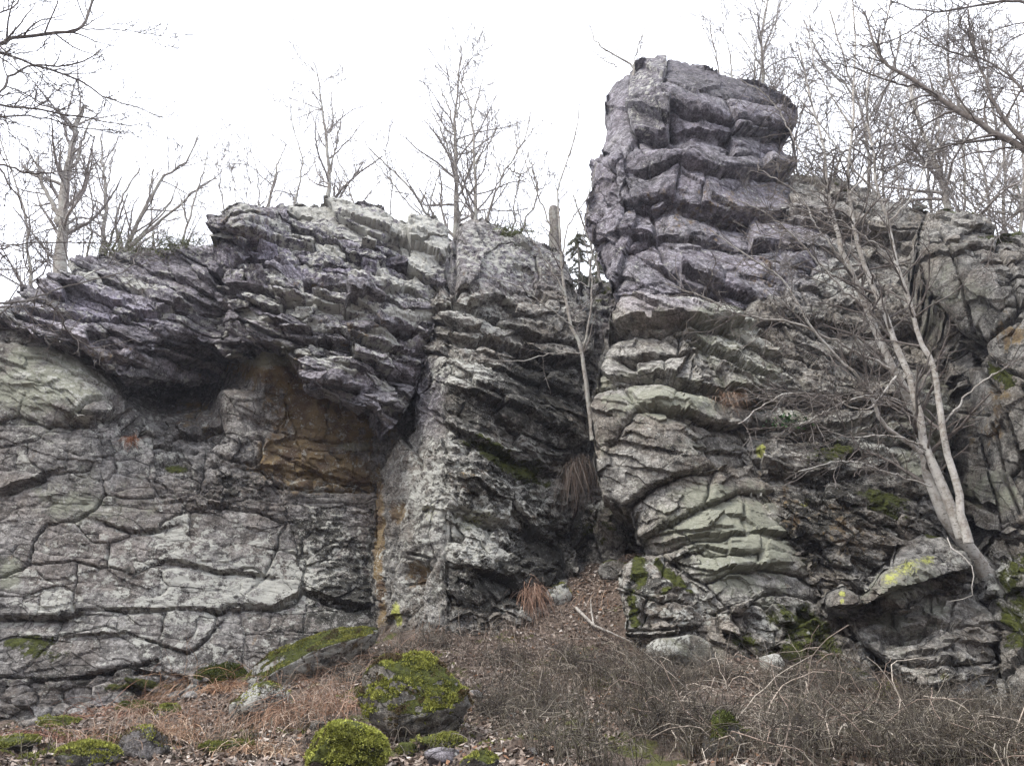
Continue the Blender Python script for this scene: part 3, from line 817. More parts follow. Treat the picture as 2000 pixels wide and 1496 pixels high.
rock_mass('rock_buttress', 'pale lichened rock buttress of thick rounded beds below the tower', 'rock buttress',
  [(1195,600),(1212,568),(1260,566),(1330,578),(1420,596),(1500,640),(1565,715),(1575,765),(1505,800),(1466,832),(1486,910),(1516,962),(1546,1040),(1590,1128),(1628,1185),(1700,1262),(1770,1360),(1700,1420),(1480,1360),(1280,1300),(1225,1220),(1222,1120),(1262,1078),(1240,1045),(1226,992),(1176,972),(1160,900),(1153,800),(1168,700),(1185,650)],
  [(1200,575,13.2),(1330,580,12.8),(1420,600,13.0),(1190,650,13.0),(1156,800,12.6),(1165,920,12.5),(1190,975,12.5),(1260,800,12.0),(1330,760,12.1),(1320,880,11.9),(1250,950,12.2),(1450,700,12.7),(1560,750,13.0),(1420,850,12.3),(1490,900,12.6),(1240,1050,12.3),(1350,1000,11.9),(1400,1100,11.6),(1550,1040,12.2),(1290,1100,12.1),(1330,1250,11.7),(1222,1200,12.1),(1280,1290,11.6),(1500,1200,11.5),(1625,1180,12.0),(1650,1300,11.4),(1450,1330,11.3),(1700,1400,11.0)],
  [dict(poly=[(1340,640),(1440,620),(1580,740),(1480,800),(1380,760)], size=(90,34), ang=32, off=.08, tilt=(.14,.3), lean=.1, p=3, facet=(40,18,.06), nocrack=True, bright=1.2),
   dict(poly=[(1500,1150),(1780,1300),(1780,1430),(1440,1340),(1400,1190)], size=(60,40), ang=18, off=.08, tilt=(.24,.3), p=2.5, facet=(28,18,.05), bright=1.1),
   dict(cracks_only=True, ang=10, off=.07, tilt=(.14,.24), lean=.1, rough=.4, facet=(120,54,.12), lip=.25, skew=.5, bright=1.25)],
  cracks=CR_BUT, bulges=[(1250,600,60,24,.14),(1300,760,120,26,.14,12),(1180,800,40,50,.1)],
  ledges=[([(1190,630),(1290,622),(1345,618),(1430,628)],.42,26,.1),([(1235,686),(1330,678)],.42,24,.08),([(1160,765),(1210,738),(1250,724)],.2,16),([(1255,722),(1300,722),(1340,735)],.3,20),([(1280,790),(1340,800),(1400,828),(1470,836)],.26,26,.1),([(1225,990),(1262,952),(1330,925),(1400,918)],.2,40,.04),([(1270,1060),(1380,1040),(1450,1045)],.12,20,.04),([(1310,1090),(1380,1060),(1450,1080)],.14,16),([(1240,1050),(1310,1020),(1390,982)],.14,20,.04),([(1360,740),(1440,760),(1520,790)],.3,22,.05),([(1340,640),(1420,680),(1500,730)],.2,18,.05)],
  stain=dict(green_all=.34, violet=[(1330,590,160,30,.4)], pale_all=.1, black_all=.06, green=[(1250,770,120,60,.35),(1420,640,80,60,.6),(1400,1000,120,50,.7),(1450,1080,120,60,.8),(1350,780,110,30,.5),(1480,720,70,40,.5)], pale=[(1440,650,70,60,.35),(1500,720,60,50,.3),(1300,1180,80,50,.5),(1540,1220,60,30,.3)],
     black=[(1310,880,60,50,.25),(1340,1090,40,30,.3),(1270,1010,40,30,.2),(1600,1240,60,50,.3)], moss=[(1260,1130,40,30,.6),(1340,1140,40,14,.5,30),(1550,1200,70,36,.8),(1600,1260,80,50,.8),(1440,1240,60,20,.6),(1480,1280,80,30,.7),(1680,1330,60,50,.6)], yellow=[(1395,1190,30,14,.55),(1430,1010,30,14,.35),(1170,755,12,14,.5),(1450,795,30,14,.35),(1175,960,10,20,.5)]), seed=11, back=2.8, rim=.35, rimpx=30, rough=.9, chamfer=(3.5,.05))

# ---- the tower
rock_mass('rock_tower', 'tall violet-grey rock tower of thin overhanging beds, rounded top against the sky', 'rock tower',
  [(1178,215),(1182,185),(1202,152),(1236,138),(1275,118),(1310,113),(1345,119),(1400,133),(1440,148),(1482,155),(1520,182),(1558,215),(1546,250),(1534,280),(1542,318),(1565,340),(1640,360),(1620,480),(1580,600),(1500,640),(1420,640),(1330,610),(1210,600),(1196,560),(1184,540),(1165,492),(1142,455),(1143,405),(1156,368),(1147,330),(1152,308),(1172,290),(1184,248)],
  [(1180,220,17.0),(1240,140,17.0),(1320,116,16.9),(1440,148,16.8),(1555,215,17.2),(1540,300,16.9),(1560,345,16.5),(1640,370,16.4),(1300,190,15.7),(1400,210,15.6),(1260,260,15.6),(1330,290,15.2),(1450,290,15.5),(1152,330,16.0),(1210,330,15.4),(1300,380,14.8),(1420,400,14.8),(1144,440,15.7),(1220,440,15.0),(1300,480,14.3),(1420,500,14.1),(1168,495,15.2),(1205,570,14.3),(1300,590,13.7),(1450,610,13.5),(1550,450,14.8),(1560,600,14.0)],
  [dict(poly=[(1130,280),(1215,300),(1240,420),(1200,560),(1150,560)], size=(46,100), ang=28, off=.10, tilt=(.35,.2), p=2.2, facet=(30,54,.07), rough=.5),
   dict(poly=[(1140,110),(1245,110),(1235,290),(1140,330)], cracks_only=True, ang=20, off=.05, tilt=(.1,.1), facet=(60,90,.03), rough=.35),
   dict(poly=[(1330,520),(1660,480),(1660,680),(1330,640)], size=(120,48), ang=18, off=.1, tilt=(.2,.35), lean=.1, p=2.2, facet=(60,28,.06), rough=.5),
   dict(cracks_only=True, ang=16, off=.14, tilt=(.25,.4), lean=.3, facet=(104,44,.075), lip=.3, skew=.5, rough=.4, name='rock_slab')],
  cracks=[([(1235,130),(1225,220),(1240,270),(1200,330)],6,.14),([(1235,205),(1300,192),(1370,215),(1440,235),(1570,262)],6,.16),([(1240,262),(1300,255),(1330,272),(1400,290),(1560,312)],6,.16),
    ([(1240,270),(1262,302),(1345,299),(1352,278)],6,.16),([(1200,340),(1260,332),(1340,316),(1420,330),(1570,334)],6,.18),([(1150,300),(1200,330),(1215,420),(1190,520)],6,.16),
    ([(1215,385),(1290,368),(1340,385),(1450,400),(1580,412)],6,.18),[(1225,440),(1270,372)],([(1270,372),(1275,440),(1380,447),(1480,470),(1640,470)],6,.16),([(1275,440),(1300,515),(1400,550),(1480,580)],6,.16),
    ([(1185,510),(1240,470),(1275,440)],5,.12),([(1200,566),(1300,540),(1340,562)],5,.14),([(1290,165),(1340,175),(1440,190),(1540,205)],5,.1),[(1305,105),(1290,195)],[(1420,190),(1440,235),(1445,300)],[(1380,330),(1375,390)],[(1410,447),(1430,400)],[(1500,250),(1490,330)],[(1330,315),(1320,375)],[(1480,400),(1470,470)],[(1300,255),(1310,195)]],
  bulges=[(1290,235,50,20,-.3),(1310,300,60,24,.3),(1400,330,90,30,.12),(1260,380,40,60,-.2),(1300,270,40,12,-.2),(1470,380,80,40,-.15)],
  ledges=[([(1250,215),(1330,228),(1420,245),(1540,262)],.3,34,.06),([(1265,322),(1330,318),(1420,332),(1530,330)],.3,34,.08),([(1250,385),(1330,378),(1450,400),(1560,404)],.3,34,.06),([(1210,452),(1290,446),(1380,452),(1500,470)],.22,30,.05),([(1300,515),(1360,545),(1460,572)],.3,34,.06),([(1210,575),(1330,565),(1450,592)],.25,26,.05)],
  stain=dict(violet_all=.6, black_all=.02, pale_all=.1, green_all=-.3, rust=[(1380,400,160,60,.25),(1340,600,100,20,.3),(1500,540,70,50,.25)], pale=[(1200,200,40,60,.15),(1330,160,120,30,.1)], green=[(1330,290,30,12,.6),(1280,300,40,20,.3)], moss=[(1560,350,50,14,.5)], yellow_all=-.3), seed=13, back=3.0, rim=.7, rimpx=60, rough=1.0)

# ---- the broken face behind the birch
rock_mass('stepped_rock', 'broken stepped rock face behind the birch, dark with thin dipping beds and moss', 'rock face',
  [(1400,640),(1480,580),(1536,420),(1545,338),(1600,342),(1640,334),(1700,352),(1750,385),(1822,420),(1860,560),(1910,640),(1980,900),(1970,1120),(1905,1130),(1850,1180),(1700,1190),(1620,1185),(1560,1130),(1480,1000),(1430,860)],
  [(1545,340,16.6),(1640,338,16.3),(1720,370,16.1),(1815,420,15.8),(1560,450,15),(1700,450,15.1),(1800,500,14.7),(1500,600,13.6),(1650,600,13.9),(1800,650,13.9),(1500,760,13.0),(1650,750,13.1),(1800,800,13.1),(1480,860,12.6),(1600,850,12.4),(1750,850,12.6),(1930,950,13.4),(1520,980,12.3),(1650,1000,11.9),(1800,1000,12.0),(1900,1080,12.4),(1600,1130,12.1),(1700,1150,11.7),(1800,1180,11.9),(1960,1100,12.6)],
  [dict(poly=[(1500,330),(1830,330),(1840,480),(1500,480)], size=(90,24), ang=10, off=.10, tilt=(.12,.4), lean=.25, p=2.6, bend=25, facet=(34,11,.04), name='rock_slab'),
   dict(poly=[(1590,520),(1700,460),(1720,560),(1620,620)], size=(70,30), ang=-34, off=.08, tilt=(.1,.25), p=2.8, facet=(26,12,.035), name='rock_slab'),
   dict(poly=[(1450,830),(1640,830),(1820,860),(1800,1000),(1480,960)], size=(110,60), ang=10, off=.09, tilt=(.15,.2), lean=.15, p=2.8, facet=(30,16,.04)),
   dict(poly=[(1480,940),(1880,960),(1850,1130),(1540,1150)], size=(50,20), ang=30, off=.08, tilt=(.2,.35), lean=.15, p=2.4, jit=1, facet=(22,10,.04)),
   dict(poly=[(1820,560),(1980,640),(1990,1130),(1860,1100),(1830,800)], size=(80,110), ang=20, off=.08, tilt=(.15,.15), p=3, facet=(40,40,.03), rough=.7),
   dict(size=(84,40), ang=20, off=.12, tilt=(.22,.4), lean=.2, p=2.2, bend=12, facet=(40,18,.07), jit=.95)],
  cracks=[([(1690,470),(1755,600),(1830,760),(1885,900),(1905,1090)],9,.35),([(1620,620),(1700,760),(1765,880),(1800,960)],7,.22),([(1560,560),(1600,640),(1640,740)],6,.2),([(1460,835),(1560,838),(1650,860),(1760,850)],6,.2),([(1488,905),(1560,935),(1660,930),(1780,960)],6,.18),([(1560,1090),(1640,1060),(1740,1080)],5,.14),([(1500,700),(1600,720),(1700,760)],6,.2)],
  bulges=[(1910,970,50,110,-.8),(1700,720,60,40,-.25)],
  ledges=[([(1480,760),(1600,770),(1720,790)],.3,30,.08),([(1460,830),(1560,840),(1700,820),(1800,860)],.2,24,.1),([(1490,900),(1600,930),(1750,900)],.16,24,.05),([(1560,620),(1650,640),(1760,640)],.25,26,.06),([(1540,420),(1650,440),(1780,450)],.22,24,.06),([(1690,1130),(1750,1080),(1830,1060)],.1,20)],
  stain=dict(pale_all=.12, green_all=.2, black_all=.16, pale=[(1640,540,70,50,.3),(1700,860,90,40,.5),(1850,640,80,40,.2),(1540,800,60,40,.3)], green=[(1520,800,70,40,.6),(1830,820,80,120,.4),(1780,900,60,80,.3)], black=[(1650,960,120,60,.3),(1560,1050,80,60,.3),(1640,870,60,30,.4)],
     rust=[(1600,1010,120,60,.35),(1520,930,50,40,.3),(1700,1080,80,40,.25)], moss=[(1600,1100,80,30,.5),(1560,960,50,20,.4),(1640,870,60,26,.75),(1840,640,60,34,1.0,20),(1700,960,80,30,.55),(1740,1000,60,40,.7),(1600,610,30,14,.6),(1600,900,60,20,.5),(1650,350,80,10,.6),(1900,1080,30,30,.5)], yellow=[(1486,878,11,18,1.3),(1570,982,14,8,.8),(1545,790,16,14,.5)], violet=[(1560,500,70,80,.4)]), seed=17, back=2.4, rim=.3)

# ---- the stack at the far right
rock_mass('rock_stack', 'domed rock stack right of the birch, thin beds on top over smooth blocks', 'rock stack',
  [(1788,480),(1800,428),(1838,406),(1905,402),(1948,424),(1952,455),(2000,452),(2160,440),(2160,1040),(2000,1030),(1955,1040),(1938,960),(1912,860),(1888,780),(1886,700),(1862,640),(1826,590),(1800,545)],
  [(1800,432,13.4),(1900,406,13.3),(1950,440,13),(2160,440,12.4),(1795,520,13),(1880,500,12.3),(1850,625,12.7),(1950,600,11.9),(2100,600,11.4),(1895,720,12.6),(1980,750,11.6),(2100,800,11.1),(1905,850,12.5),(1960,950,11.9),(2100,1000,11.0)],
  [dict(poly=[(1780,390),(2160,390),(2160,480),(1950,490),(1790,480)], size=(80,15), ang=4, off=.07, tilt=(.1,.3), lean=.2, p=2.7, bend=16, facet=(30,9,.03), name='rock_slab'),
   dict(poly=[(1900,480),(2160,480),(2160,620),(1960,600)], size=(80,22), ang=6, off=.07, tilt=(.1,.3), lean=.2, p=2.7, bend=16, facet=(34,12,.03), name='rock_slab'),
   dict(poly=[(1780,460),(1920,480),(1960,600),(1900,700),(1820,600)], size=(90,90), ang=30, off=.05, tilt=(.12,.12), p=3, rough=.4, facet=(80,80,.045)),
   dict(size=(110,90), ang=12, off=.08, tilt=(.16,.16), p=3, rough=.4, facet=(90,70,.05))],
  cracks=[([(1860,640),(1900,690),(1960,640),(2000,600),(2160,590)],10,.45), ([(1890,700),(1940,760),(1975,830),(2000,930),(2010,1040)],9,.35), ([(1905,640),(1930,700),(2000,740),(2160,800)],8,.25),([(1830,440),(1870,520),(1890,600),(1900,690)],6,.2),([(1940,830),(1960,930),(1990,1000)],7,.25),([(1950,425),(1955,500),(1990,600)],8,.3)],
  bulges=[(1960,560,60,50,.15),(1900,680,20,24,-.4)], stain=dict(pale=[(1900,560,80,80,.2)], green_all=.2, green=[(1860,560,60,80,.4),(1950,960,40,60,.5)], rust=[(1970,650,40,40,.45),(1960,760,40,60,.4),(1930,840,30,40,.3)], moss=[(1880,408,70,10,1.0),(1960,455,60,10,.9),(1960,735,50,22,1.0,40),(2000,560,40,10,.7),(1940,480,60,8,.5)], black=[(1960,700,60,50,.25)]), seed=19, back=2.4, rim=.35)

# ---- mossy rocks at the lower right corner
rock_mass('rock_outcrop', 'dark mossy rock foot in the lower right corner below the stack', 'rock outcrop',
  [(1930,1050),(1975,1015),(2160,1000),(2160,1480),(1940,1450),(1925,1330),(1950,1250),(1918,1160),(1905,1100)],
  [(1915,1100,12.2),(1940,1250,11.7),(2000,1100,11.3),(2000,1300,10.9),(2150,1050,10.7),(2150,1400,10.2),(1940,1420,11)],
  [dict(size=(60,50), ang=60, off=.08, tilt=(.2,.2), p=2.6, facet=(26,16,.04))], bulges=[(1930,1300,16,50,-.3)],
  stain=dict(moss=[(1980,1130,50,100,.75),(2000,1250,60,60,.6),(1960,1350,40,40,.5)], pale=[(1965,1130,26,40,.7),(1985,1210,20,30,.8)], green_all=.2), seed=23, back=2.0)

# ---- lower blocks right: the yellow-stained ledge and the blocks under it
rock_mass('ledge_block', 'big jutting ledge block with bright yellow lichen, under the foot of the birch', 'rock ledge',
  [(1666,1172),(1738,1108),(1752,1062),(1800,1040),(1840,1044),(1886,1078),(1908,1122),(1886,1148),(1836,1162),(1786,1196),(1722,1208),(1690,1192)],
  [(1670,1180,11.35),(1750,1070,11.7),(1840,1048,11.7),(1900,1120,11.4),(1780,1120,11.05),(1720,1170,11.0),(1800,1160,11.1),(1700,1200,11.3),(1880,1140,11.5)],
  [dict(poly=[(1740,1030),(1900,1030),(1880,1080),(1790,1075),(1740,1110)], single=True, off=.03, tilt=(.05,.05), rough=.6), dict(single=True, off=0, tilt=(0,0), rough=.55, facet=(80,50,.06))],
  ledges=[([(1690,1182),(1740,1150),(1790,1140),(1840,1120),(1890,1112)],.5,40,.05)], bulges=[(1740,1130,40,20,.08)],
  stain=dict(yellow=[(1768,1114,40,22,.82,-25),(1815,1095,20,16,.8),(1735,1140,18,12,.75)], green_all=.3, green=[(1760,1150,80,40,.5)], pale=[(1860,1100,30,20,.3)], black=[(1820,1170,60,16,.2)], moss=[(1820,1045,24,8,1.0)]), seed=29, back=1.2, rim=.25, rimpx=16, chamfer=(3.5,.04))
rock_mass('small_block', 'small wedged block with two yellow lichen spots beside the big ledge', 'rock block',
  [(1612,1158),(1648,1142),(1680,1158),(1696,1186),(1660,1192),(1626,1196),(1608,1180)],
  [(1612,1170,11.5),(1650,1146,11.5),(1690,1186,11.4),(1640,1180,11.1),(1626,1196,11.3)],
  [dict(single=True, off=0, tilt=(0,0), rough=.6)], ledges=[([(1615,1186),(1650,1180),(1690,1184)],.3,16,.03)],
  stain=dict(yellow=[(1645,1160,8,8,1.1),(1645,1174,7,6,1.0)], green_all=.4), seed=31, back=.7, rim=.2, rimpx=12)
rock_mass('block_pile', 'pile of big grey blocks wedged under the yellow ledge, above the brambles', 'rock blocks',
  [(1630,1196),(1690,1176),(1760,1160),(1850,1150),(1890,1150),(1920,1180),(1950,1240),(1945,1330),(1960,1420),(1820,1420),(1790,1345),(1740,1300),(1690,1270),(1650,1230)],
  [(1640,1200,12.0),(1700,1180,12.1),(1800,1160,12.1),(1690,1230,11.8),(1760,1215,11.7),(1850,1175,11.9),(1930,1200,11.9),(1770,1280,11.2),(1860,1260,11.2),(1940,1330,11.3),(1830,1340,10.9),(1900,1390,10.8),(1820,1410,10.8)],
  [dict(cracks_only=True, off=.07, tilt=(.16,.2), rough=.5, facet=(66,40,.09))],
  cracks=[([(1740,1206),(1760,1240),(1700,1262)],5,.15),([(1760,1240),(1850,1230),(1862,1180)],5,.14),([(1850,1230),(1868,1290),(1875,1330),(1870,1420)],6,.25),([(1760,1290),(1820,1288),(1868,1290)],6,.18),([(1800,1345),(1840,1340),(1873,1320)],6,.2),([(1868,1230),(1910,1226),(1950,1250)],5,.15),([(1875,1300),(1945,1290)],5,.15),([(1815,1180),(1816,1210),(1850,1230)],5,.12)],
  ledges=[([(1740,1238),(1790,1235)],.3,18,.03),([(1770,1290),(1868,1292)],.16,22,.05),([(1805,1345),(1870,1330)],.25,20,.05)],
  stain=dict(green_all=.3, green=[(1740,1220,40,20,.6),(1820,1200,30,20,.5)], moss=[(1780,1225,30,20,.5),(1910,1300,30,40,.3)], yellow=[(1846,1320,10,16,.75)]), seed=37, back=1.6, rim=.3, rimpx=16, chamfer=(3.5,.04))

rock_mass('striped_boulder', 'white-lichened angular boulder with dark moss stripes at the left foot of the buttress', 'boulder',
  [(1212,1100),(1240,1084),(1280,1080),(1310,1096),(1345,1128),(1385,1160),(1402,1196),(1400,1236),(1350,1256),(1290,1300),(1240,1290),(1226,1230),(1208,1150)],
  [(1215,1110,12.1),(1290,1084,12.1),(1390,1170,11.8),(1400,1230,11.7),(1250,1130,11.75),(1320,1150,11.6),(1300,1210,11.4),(1240,1200,11.7),(1290,1290,11.4),(1350,1240,11.45),(1230,1280,11.7)],
  [dict(cracks_only=True, off=.05, tilt=(.14,.2), facet=(44,34,.08), rough=.6)],
  cracks=[([(1212,1150),(1260,1170),(1330,1175),(1402,1200)],5,.12),([(1260,1170),(1250,1230),(1290,1260)],4,.1),([(1226,1230),(1290,1232),(1350,1225),(1400,1215)],6,.16),([(1300,1090),(1290,1130),(1330,1175)],4,.08)],
  ledges=[([(1230,1240),(1300,1240),(1400,1216)],.25,24,.04)],
  stain=dict(pale_all=.32, black_all=.08, green_all=.2, moss=[(1250,1110,16,50,.95,-15),(1240,1180,14,60,.9),(1300,1110,40,12,.9,30),(1330,1140,50,10,.8,35),(1290,1160,40,10,.7,-30),(1265,1220,30,12,.6)], black=[(1290,1140,40,20,.3),(1250,1150,30,40,.3)]), seed=53, back=1.3, rim=.3, rimpx=16)
# ------------------------------------------------------------------ the slope
_gc = [(-400,1400,11.6),(0,1412,12.1),(150,1400,12.3),(300,1368,12.6),(450,1325,12.9),(600,1285,13.2),(720,1255,13.3),(860,1240,12.5),(1000,1205,12.9),(1080,1160,13.6),(1180,1105,14.2),(1240,1130,13.2),(1270,1260,11.7),
       (1400,1290,11.4),(1600,1310,11.2),(1760,1375,10.8),(1900,1400,10.5),(2050,1420,10.1),(2400,1430,9.8),
       (0,1452,9.6),(500,1420,9.8),(800,1390,9.9),(1050,1340,10.2),(1300,1370,9.6),(1600,1400,9.2),(2000,1452,8.6),
       (-300,1496,7.2),(0,1496,7.1),(500,1500,6.9),(1000,1496,6.9),(1500,1498,6.8),(2000,1500,6.7),(2400,1500,6.7)]
_gw = at([c[0] for c in _gc], [c[1] for c in _gc], [c[2] for c in _gc])
_extra = np.array([[-6, 0, 0.1], [0, 0, 0.0], [6, 0, -0.1], [-8, -8, -2.6], [0, -8, -2.7], [8, -8, -2.8], [-8, 4, .75], [8, 4, .6],
                   [-8, 16, 3.2], [-3, 16, 3.6], [2, 16, 4.9], [8, 16, 3.0], [11, 13, 1.7], [-12, 12, 1.5]])
_ga = np.concatenate([_gw, _extra])
_grbf = RBF(_ga[:, :2], _ga[:, 2], 1.2)

def ground_base(x, y):
    x = np.asarray(x, float); y = np.asarray(y, float)
    q = np.stack([np.clip(x, -12, 12).ravel(), np.clip(y, -9, 16.5).ravel()], -1)
    z = _grbf(q).reshape(x.shape)
    t = np.clip((y - 16.9) / 1.3, 0, 1); t = t * t * (3 - 2 * t)
    z = z * (1 - t) + 9.7 * t
    z = z + np.where(y > 19, (y - 19) * 0.05, 0) + np.where(y < -9, np.maximum((y + 9) * 0.25, -4.0), 0) + np.where(y < -34, np.minimum((-34 - y) * 0.75, 60.0), 0)   # unseen rise behind the camera, added to cut low sky light
    return z

def ground_z(x, y):
    x = np.asarray(x, float); y = np.asarray(y, float)
    p = np.stack([x, y], -1)
    near = np.clip((16.5 - y) / 2, 0, 1)
    return ground_base(x, y) + near * (0.19 * fbm(p, 0.8, 3, 91) + 0.09 * fbm(p, 2.6, 3, 92) + 0.012 * fbm(p, 11.0, 2, 93))

def ground_at(px, py):
    """where the sight line through a photo pixel meets the slope"""
    px = np.atleast_1d(np.asarray(px, float)); py = np.atleast_1d(np.asarray(py, float))
    lo = np.full(px.shape, 4.0); hi = np.full(px.shape, 15.5)
    for _ in range(24):
        mid = (lo + hi) / 2
        p = at(px, py, mid)
        below = p[:, 2] < ground_z(p[:, 0], p[:, 1])
        hi = np.where(below, mid, hi); lo = np.where(below, lo, mid)
    p = at(px, py, (lo + hi) / 2)
    p[:, 2] = ground_z(p[:, 0], p[:, 1])
    return p

def ground_normal(x, y):
    e = 0.08
    gx = (ground_z(x + e, y) - ground_z(x - e, y)) / (2 * e)
    gy = (ground_z(x, y + e) - ground_z(x, y - e)) / (2 * e)
    n = np.stack([-gx, -gy, np.ones_like(gx)], -1)
    return n / np.linalg.norm(n, axis=-1, keepdims=True)

def grid_mesh(xs, ys, zf):
    X, Yg = np.meshgrid(xs, ys)
    Z = zf(X, Yg)
    n, m = X.shape
    idx = np.arange(n * m).reshape(n, m)
    q = np.stack([idx[:-1, :-1], idx[:-1, 1:], idx[1:, 1:], idx[1:, :-1]], -1).reshape(-1, 4)
    return np.stack([X, Yg, Z], -1).reshape(-1, 3), q

def soil_material():
    t = NT('leafy_soil')
    n1 = t.noise(3.0, 6, 0.7); n2 = t.noise(22.0, 5, 0.75); n3 = t.noise(1.1, 4, 0.6)
    col = t.mix(t.step(n2, 0.32, 0.7), (0.032, 0.024, 0.018), (0.125, 0.095, 0.077))
    col = t.mix(t.step(n1, 0.45, 0.7, 0, 0.6), col, (0.115, 0.080, 0.060))
    v = t.voro(26.0, out='Color')
    sv = t.t.nodes.new('ShaderNodeSeparateColor'); t.link(v, sv.inputs[0])
    col = t.mix(0.4, col, t.mix(sv.outputs[0], (0.05, 0.038, 0.03), (0.27, 0.21, 0.175)))
    ms = t.step(t.math('ADD', n3, t.math('MULTIPLY', n1, 0.6)), 0.88, 0.96)
    col = t.mix(t.math('MULTIPLY', ms, 0.8), col, t.mix(n2, (0.035, 0.045, 0.010), (0.110, 0.120, 0.025)))
    return t.done(col, 0.95, t.bump(t.math('ADD', n2, t.voro(26.0)), 0.8, 0.04))

xs = np.concatenate([[-300, -180, -100, -60, -40, -28, -20, -16, -13, -11], np.arange(-9.5, 9.51, 0.065), [11, 13, 16, 20, 28, 40, 60, 100, 180, 300]])
ys = np.concatenate([[-220, -115, -70, -50, -34, -25, -20, -14, -9, -6, -3, 0, 2, 3.2, 4.2], np.arange(5, 15.6, 0.065), [16, 16.5, 17, 17.3, 17.6, 18, 18.5, 19, 20, 22, 25, 30, 40, 60, 100, 180, 320, 600]])
v_, q_ = grid_mesh(xs, ys, ground_z)
tag(mesh_obj('ground', v_, q_, soil_material(), None, True), kind='structure')

# ------------------------------------------------------------------ small geometry collectors
class Tubes:
    """collects tapered tubes; batches those of equal length"""
    def __init__(self): self.b = {}
    def add(self, pts, rad, sides=4, col=(1, 1, 1)):
        self.b.setdefault((len(pts), sides), []).append((pts, rad, col))
    def arrays(self):
        V, Q, C = [], [], []; o = 0
        for (n, k), L in self.b.items():
            P = np.array([a[0] for a in L], float); R = np.array([a[1] for a in L], float); c = np.array([a[2] for a in L], float)
            T = np.gradient(P, axis=1); T /= np.linalg.norm(T, axis=-1, keepdims=True) + 1e-9
            m = T.mean(1); ref = np.where((np.abs(m[:, 2]) > 0.8 * np.linalg.norm(m, axis=-1))[:, None], np.array([1.0, 0.13, 0]), np.array([0.05, 0.1, 1.0]))
            A = np.cross(T, ref[:, None, :]); A /= np.linalg.norm(A, axis=-1, keepdims=True) + 1e-9
            Bn = np.cross(T, A)
            th = np.arange(k) * 2 * math.pi / k
            ring = P[:, :, None, :] + R[:, :, None, None] * (np.cos(th)[None, None, :, None] * A[:, :, None, :] + np.sin(th)[None, None, :, None] * Bn[:, :, None, :])
            N = len(L)
            idx = np.arange(N * n * k).reshape(N, n, k)
            i0, i1 = idx[:, :-1], idx[:, 1:]
            q = np.stack([i0, np.roll(i0, -1, 2), np.roll(i1, -1, 2), i1], -1).reshape(-1, 4)
            V.append(ring.reshape(-1, 3)); Q.append(q + o); o += N * n * k
            cc = np.concatenate([c, np.ones((N, 1))], 1)
            C.append(np.repeat(cc, n * k, 0))
        return np.concatenate(V), np.concatenate(Q), np.concatenate(C)
    def build(self, name, mat, parent=None, kind=None, smooth=True):
        if not self.b: return None
        v, q, c = self.arrays()
        return mesh_obj(name, v, q, mat, parent, smooth, {'tint': c}, kind)

def ribbons(P, W, S, col):
    """flat blades: P (N,n,3) centre lines, W (N,n) half widths, S (N,3) side direction, col (N,3)"""
    N, n, _ = P.shape
    L = P - S[:, None, :] * W[..., None]; R = P + S[:, None, :] * W[..., None]
    V = np.stack([L, R], 2).reshape(-1, 3)
    idx = np.arange(N * n * 2).reshape(N, n, 2)
    q = np.stack([idx[:, :-1, 0], idx[:, :-1, 1], idx[:, 1:, 1], idx[:, 1:, 0]], -1).reshape(-1, 4)
    c = np.repeat(np.concatenate([col, np.ones((N, 1))], 1), n * 2, 0)
    return V, q, c

def join(parts):
    o = 0; V, Q, C = [], [], []
    for v, q, c in parts:
        V.append(v); Q.append(q + o); C.append(c); o += len(v)
    return np.concatenate(V), np.concatenate(Q), np.concatenate(C)

def tint_material(name, rough=0.9, grain=30.0, amt=0.35):
    t = NT(name)
    c = t.attr('tint')[4]
    n = t.noise(grain, 4, 0.7)
    return t.done(t.scale(c, t.step(n, 0.3, 0.7, 1 - amt, 1 + amt)), rough)

M_LEAF = tint_material('dead_leaf', 0.75)
M_GRASS = tint_material('dry_grass', 0.85)
M_STEM = tint_material('dry_stem', 0.85)
M_MOSS = tint_material('moss_frond', 0.95)

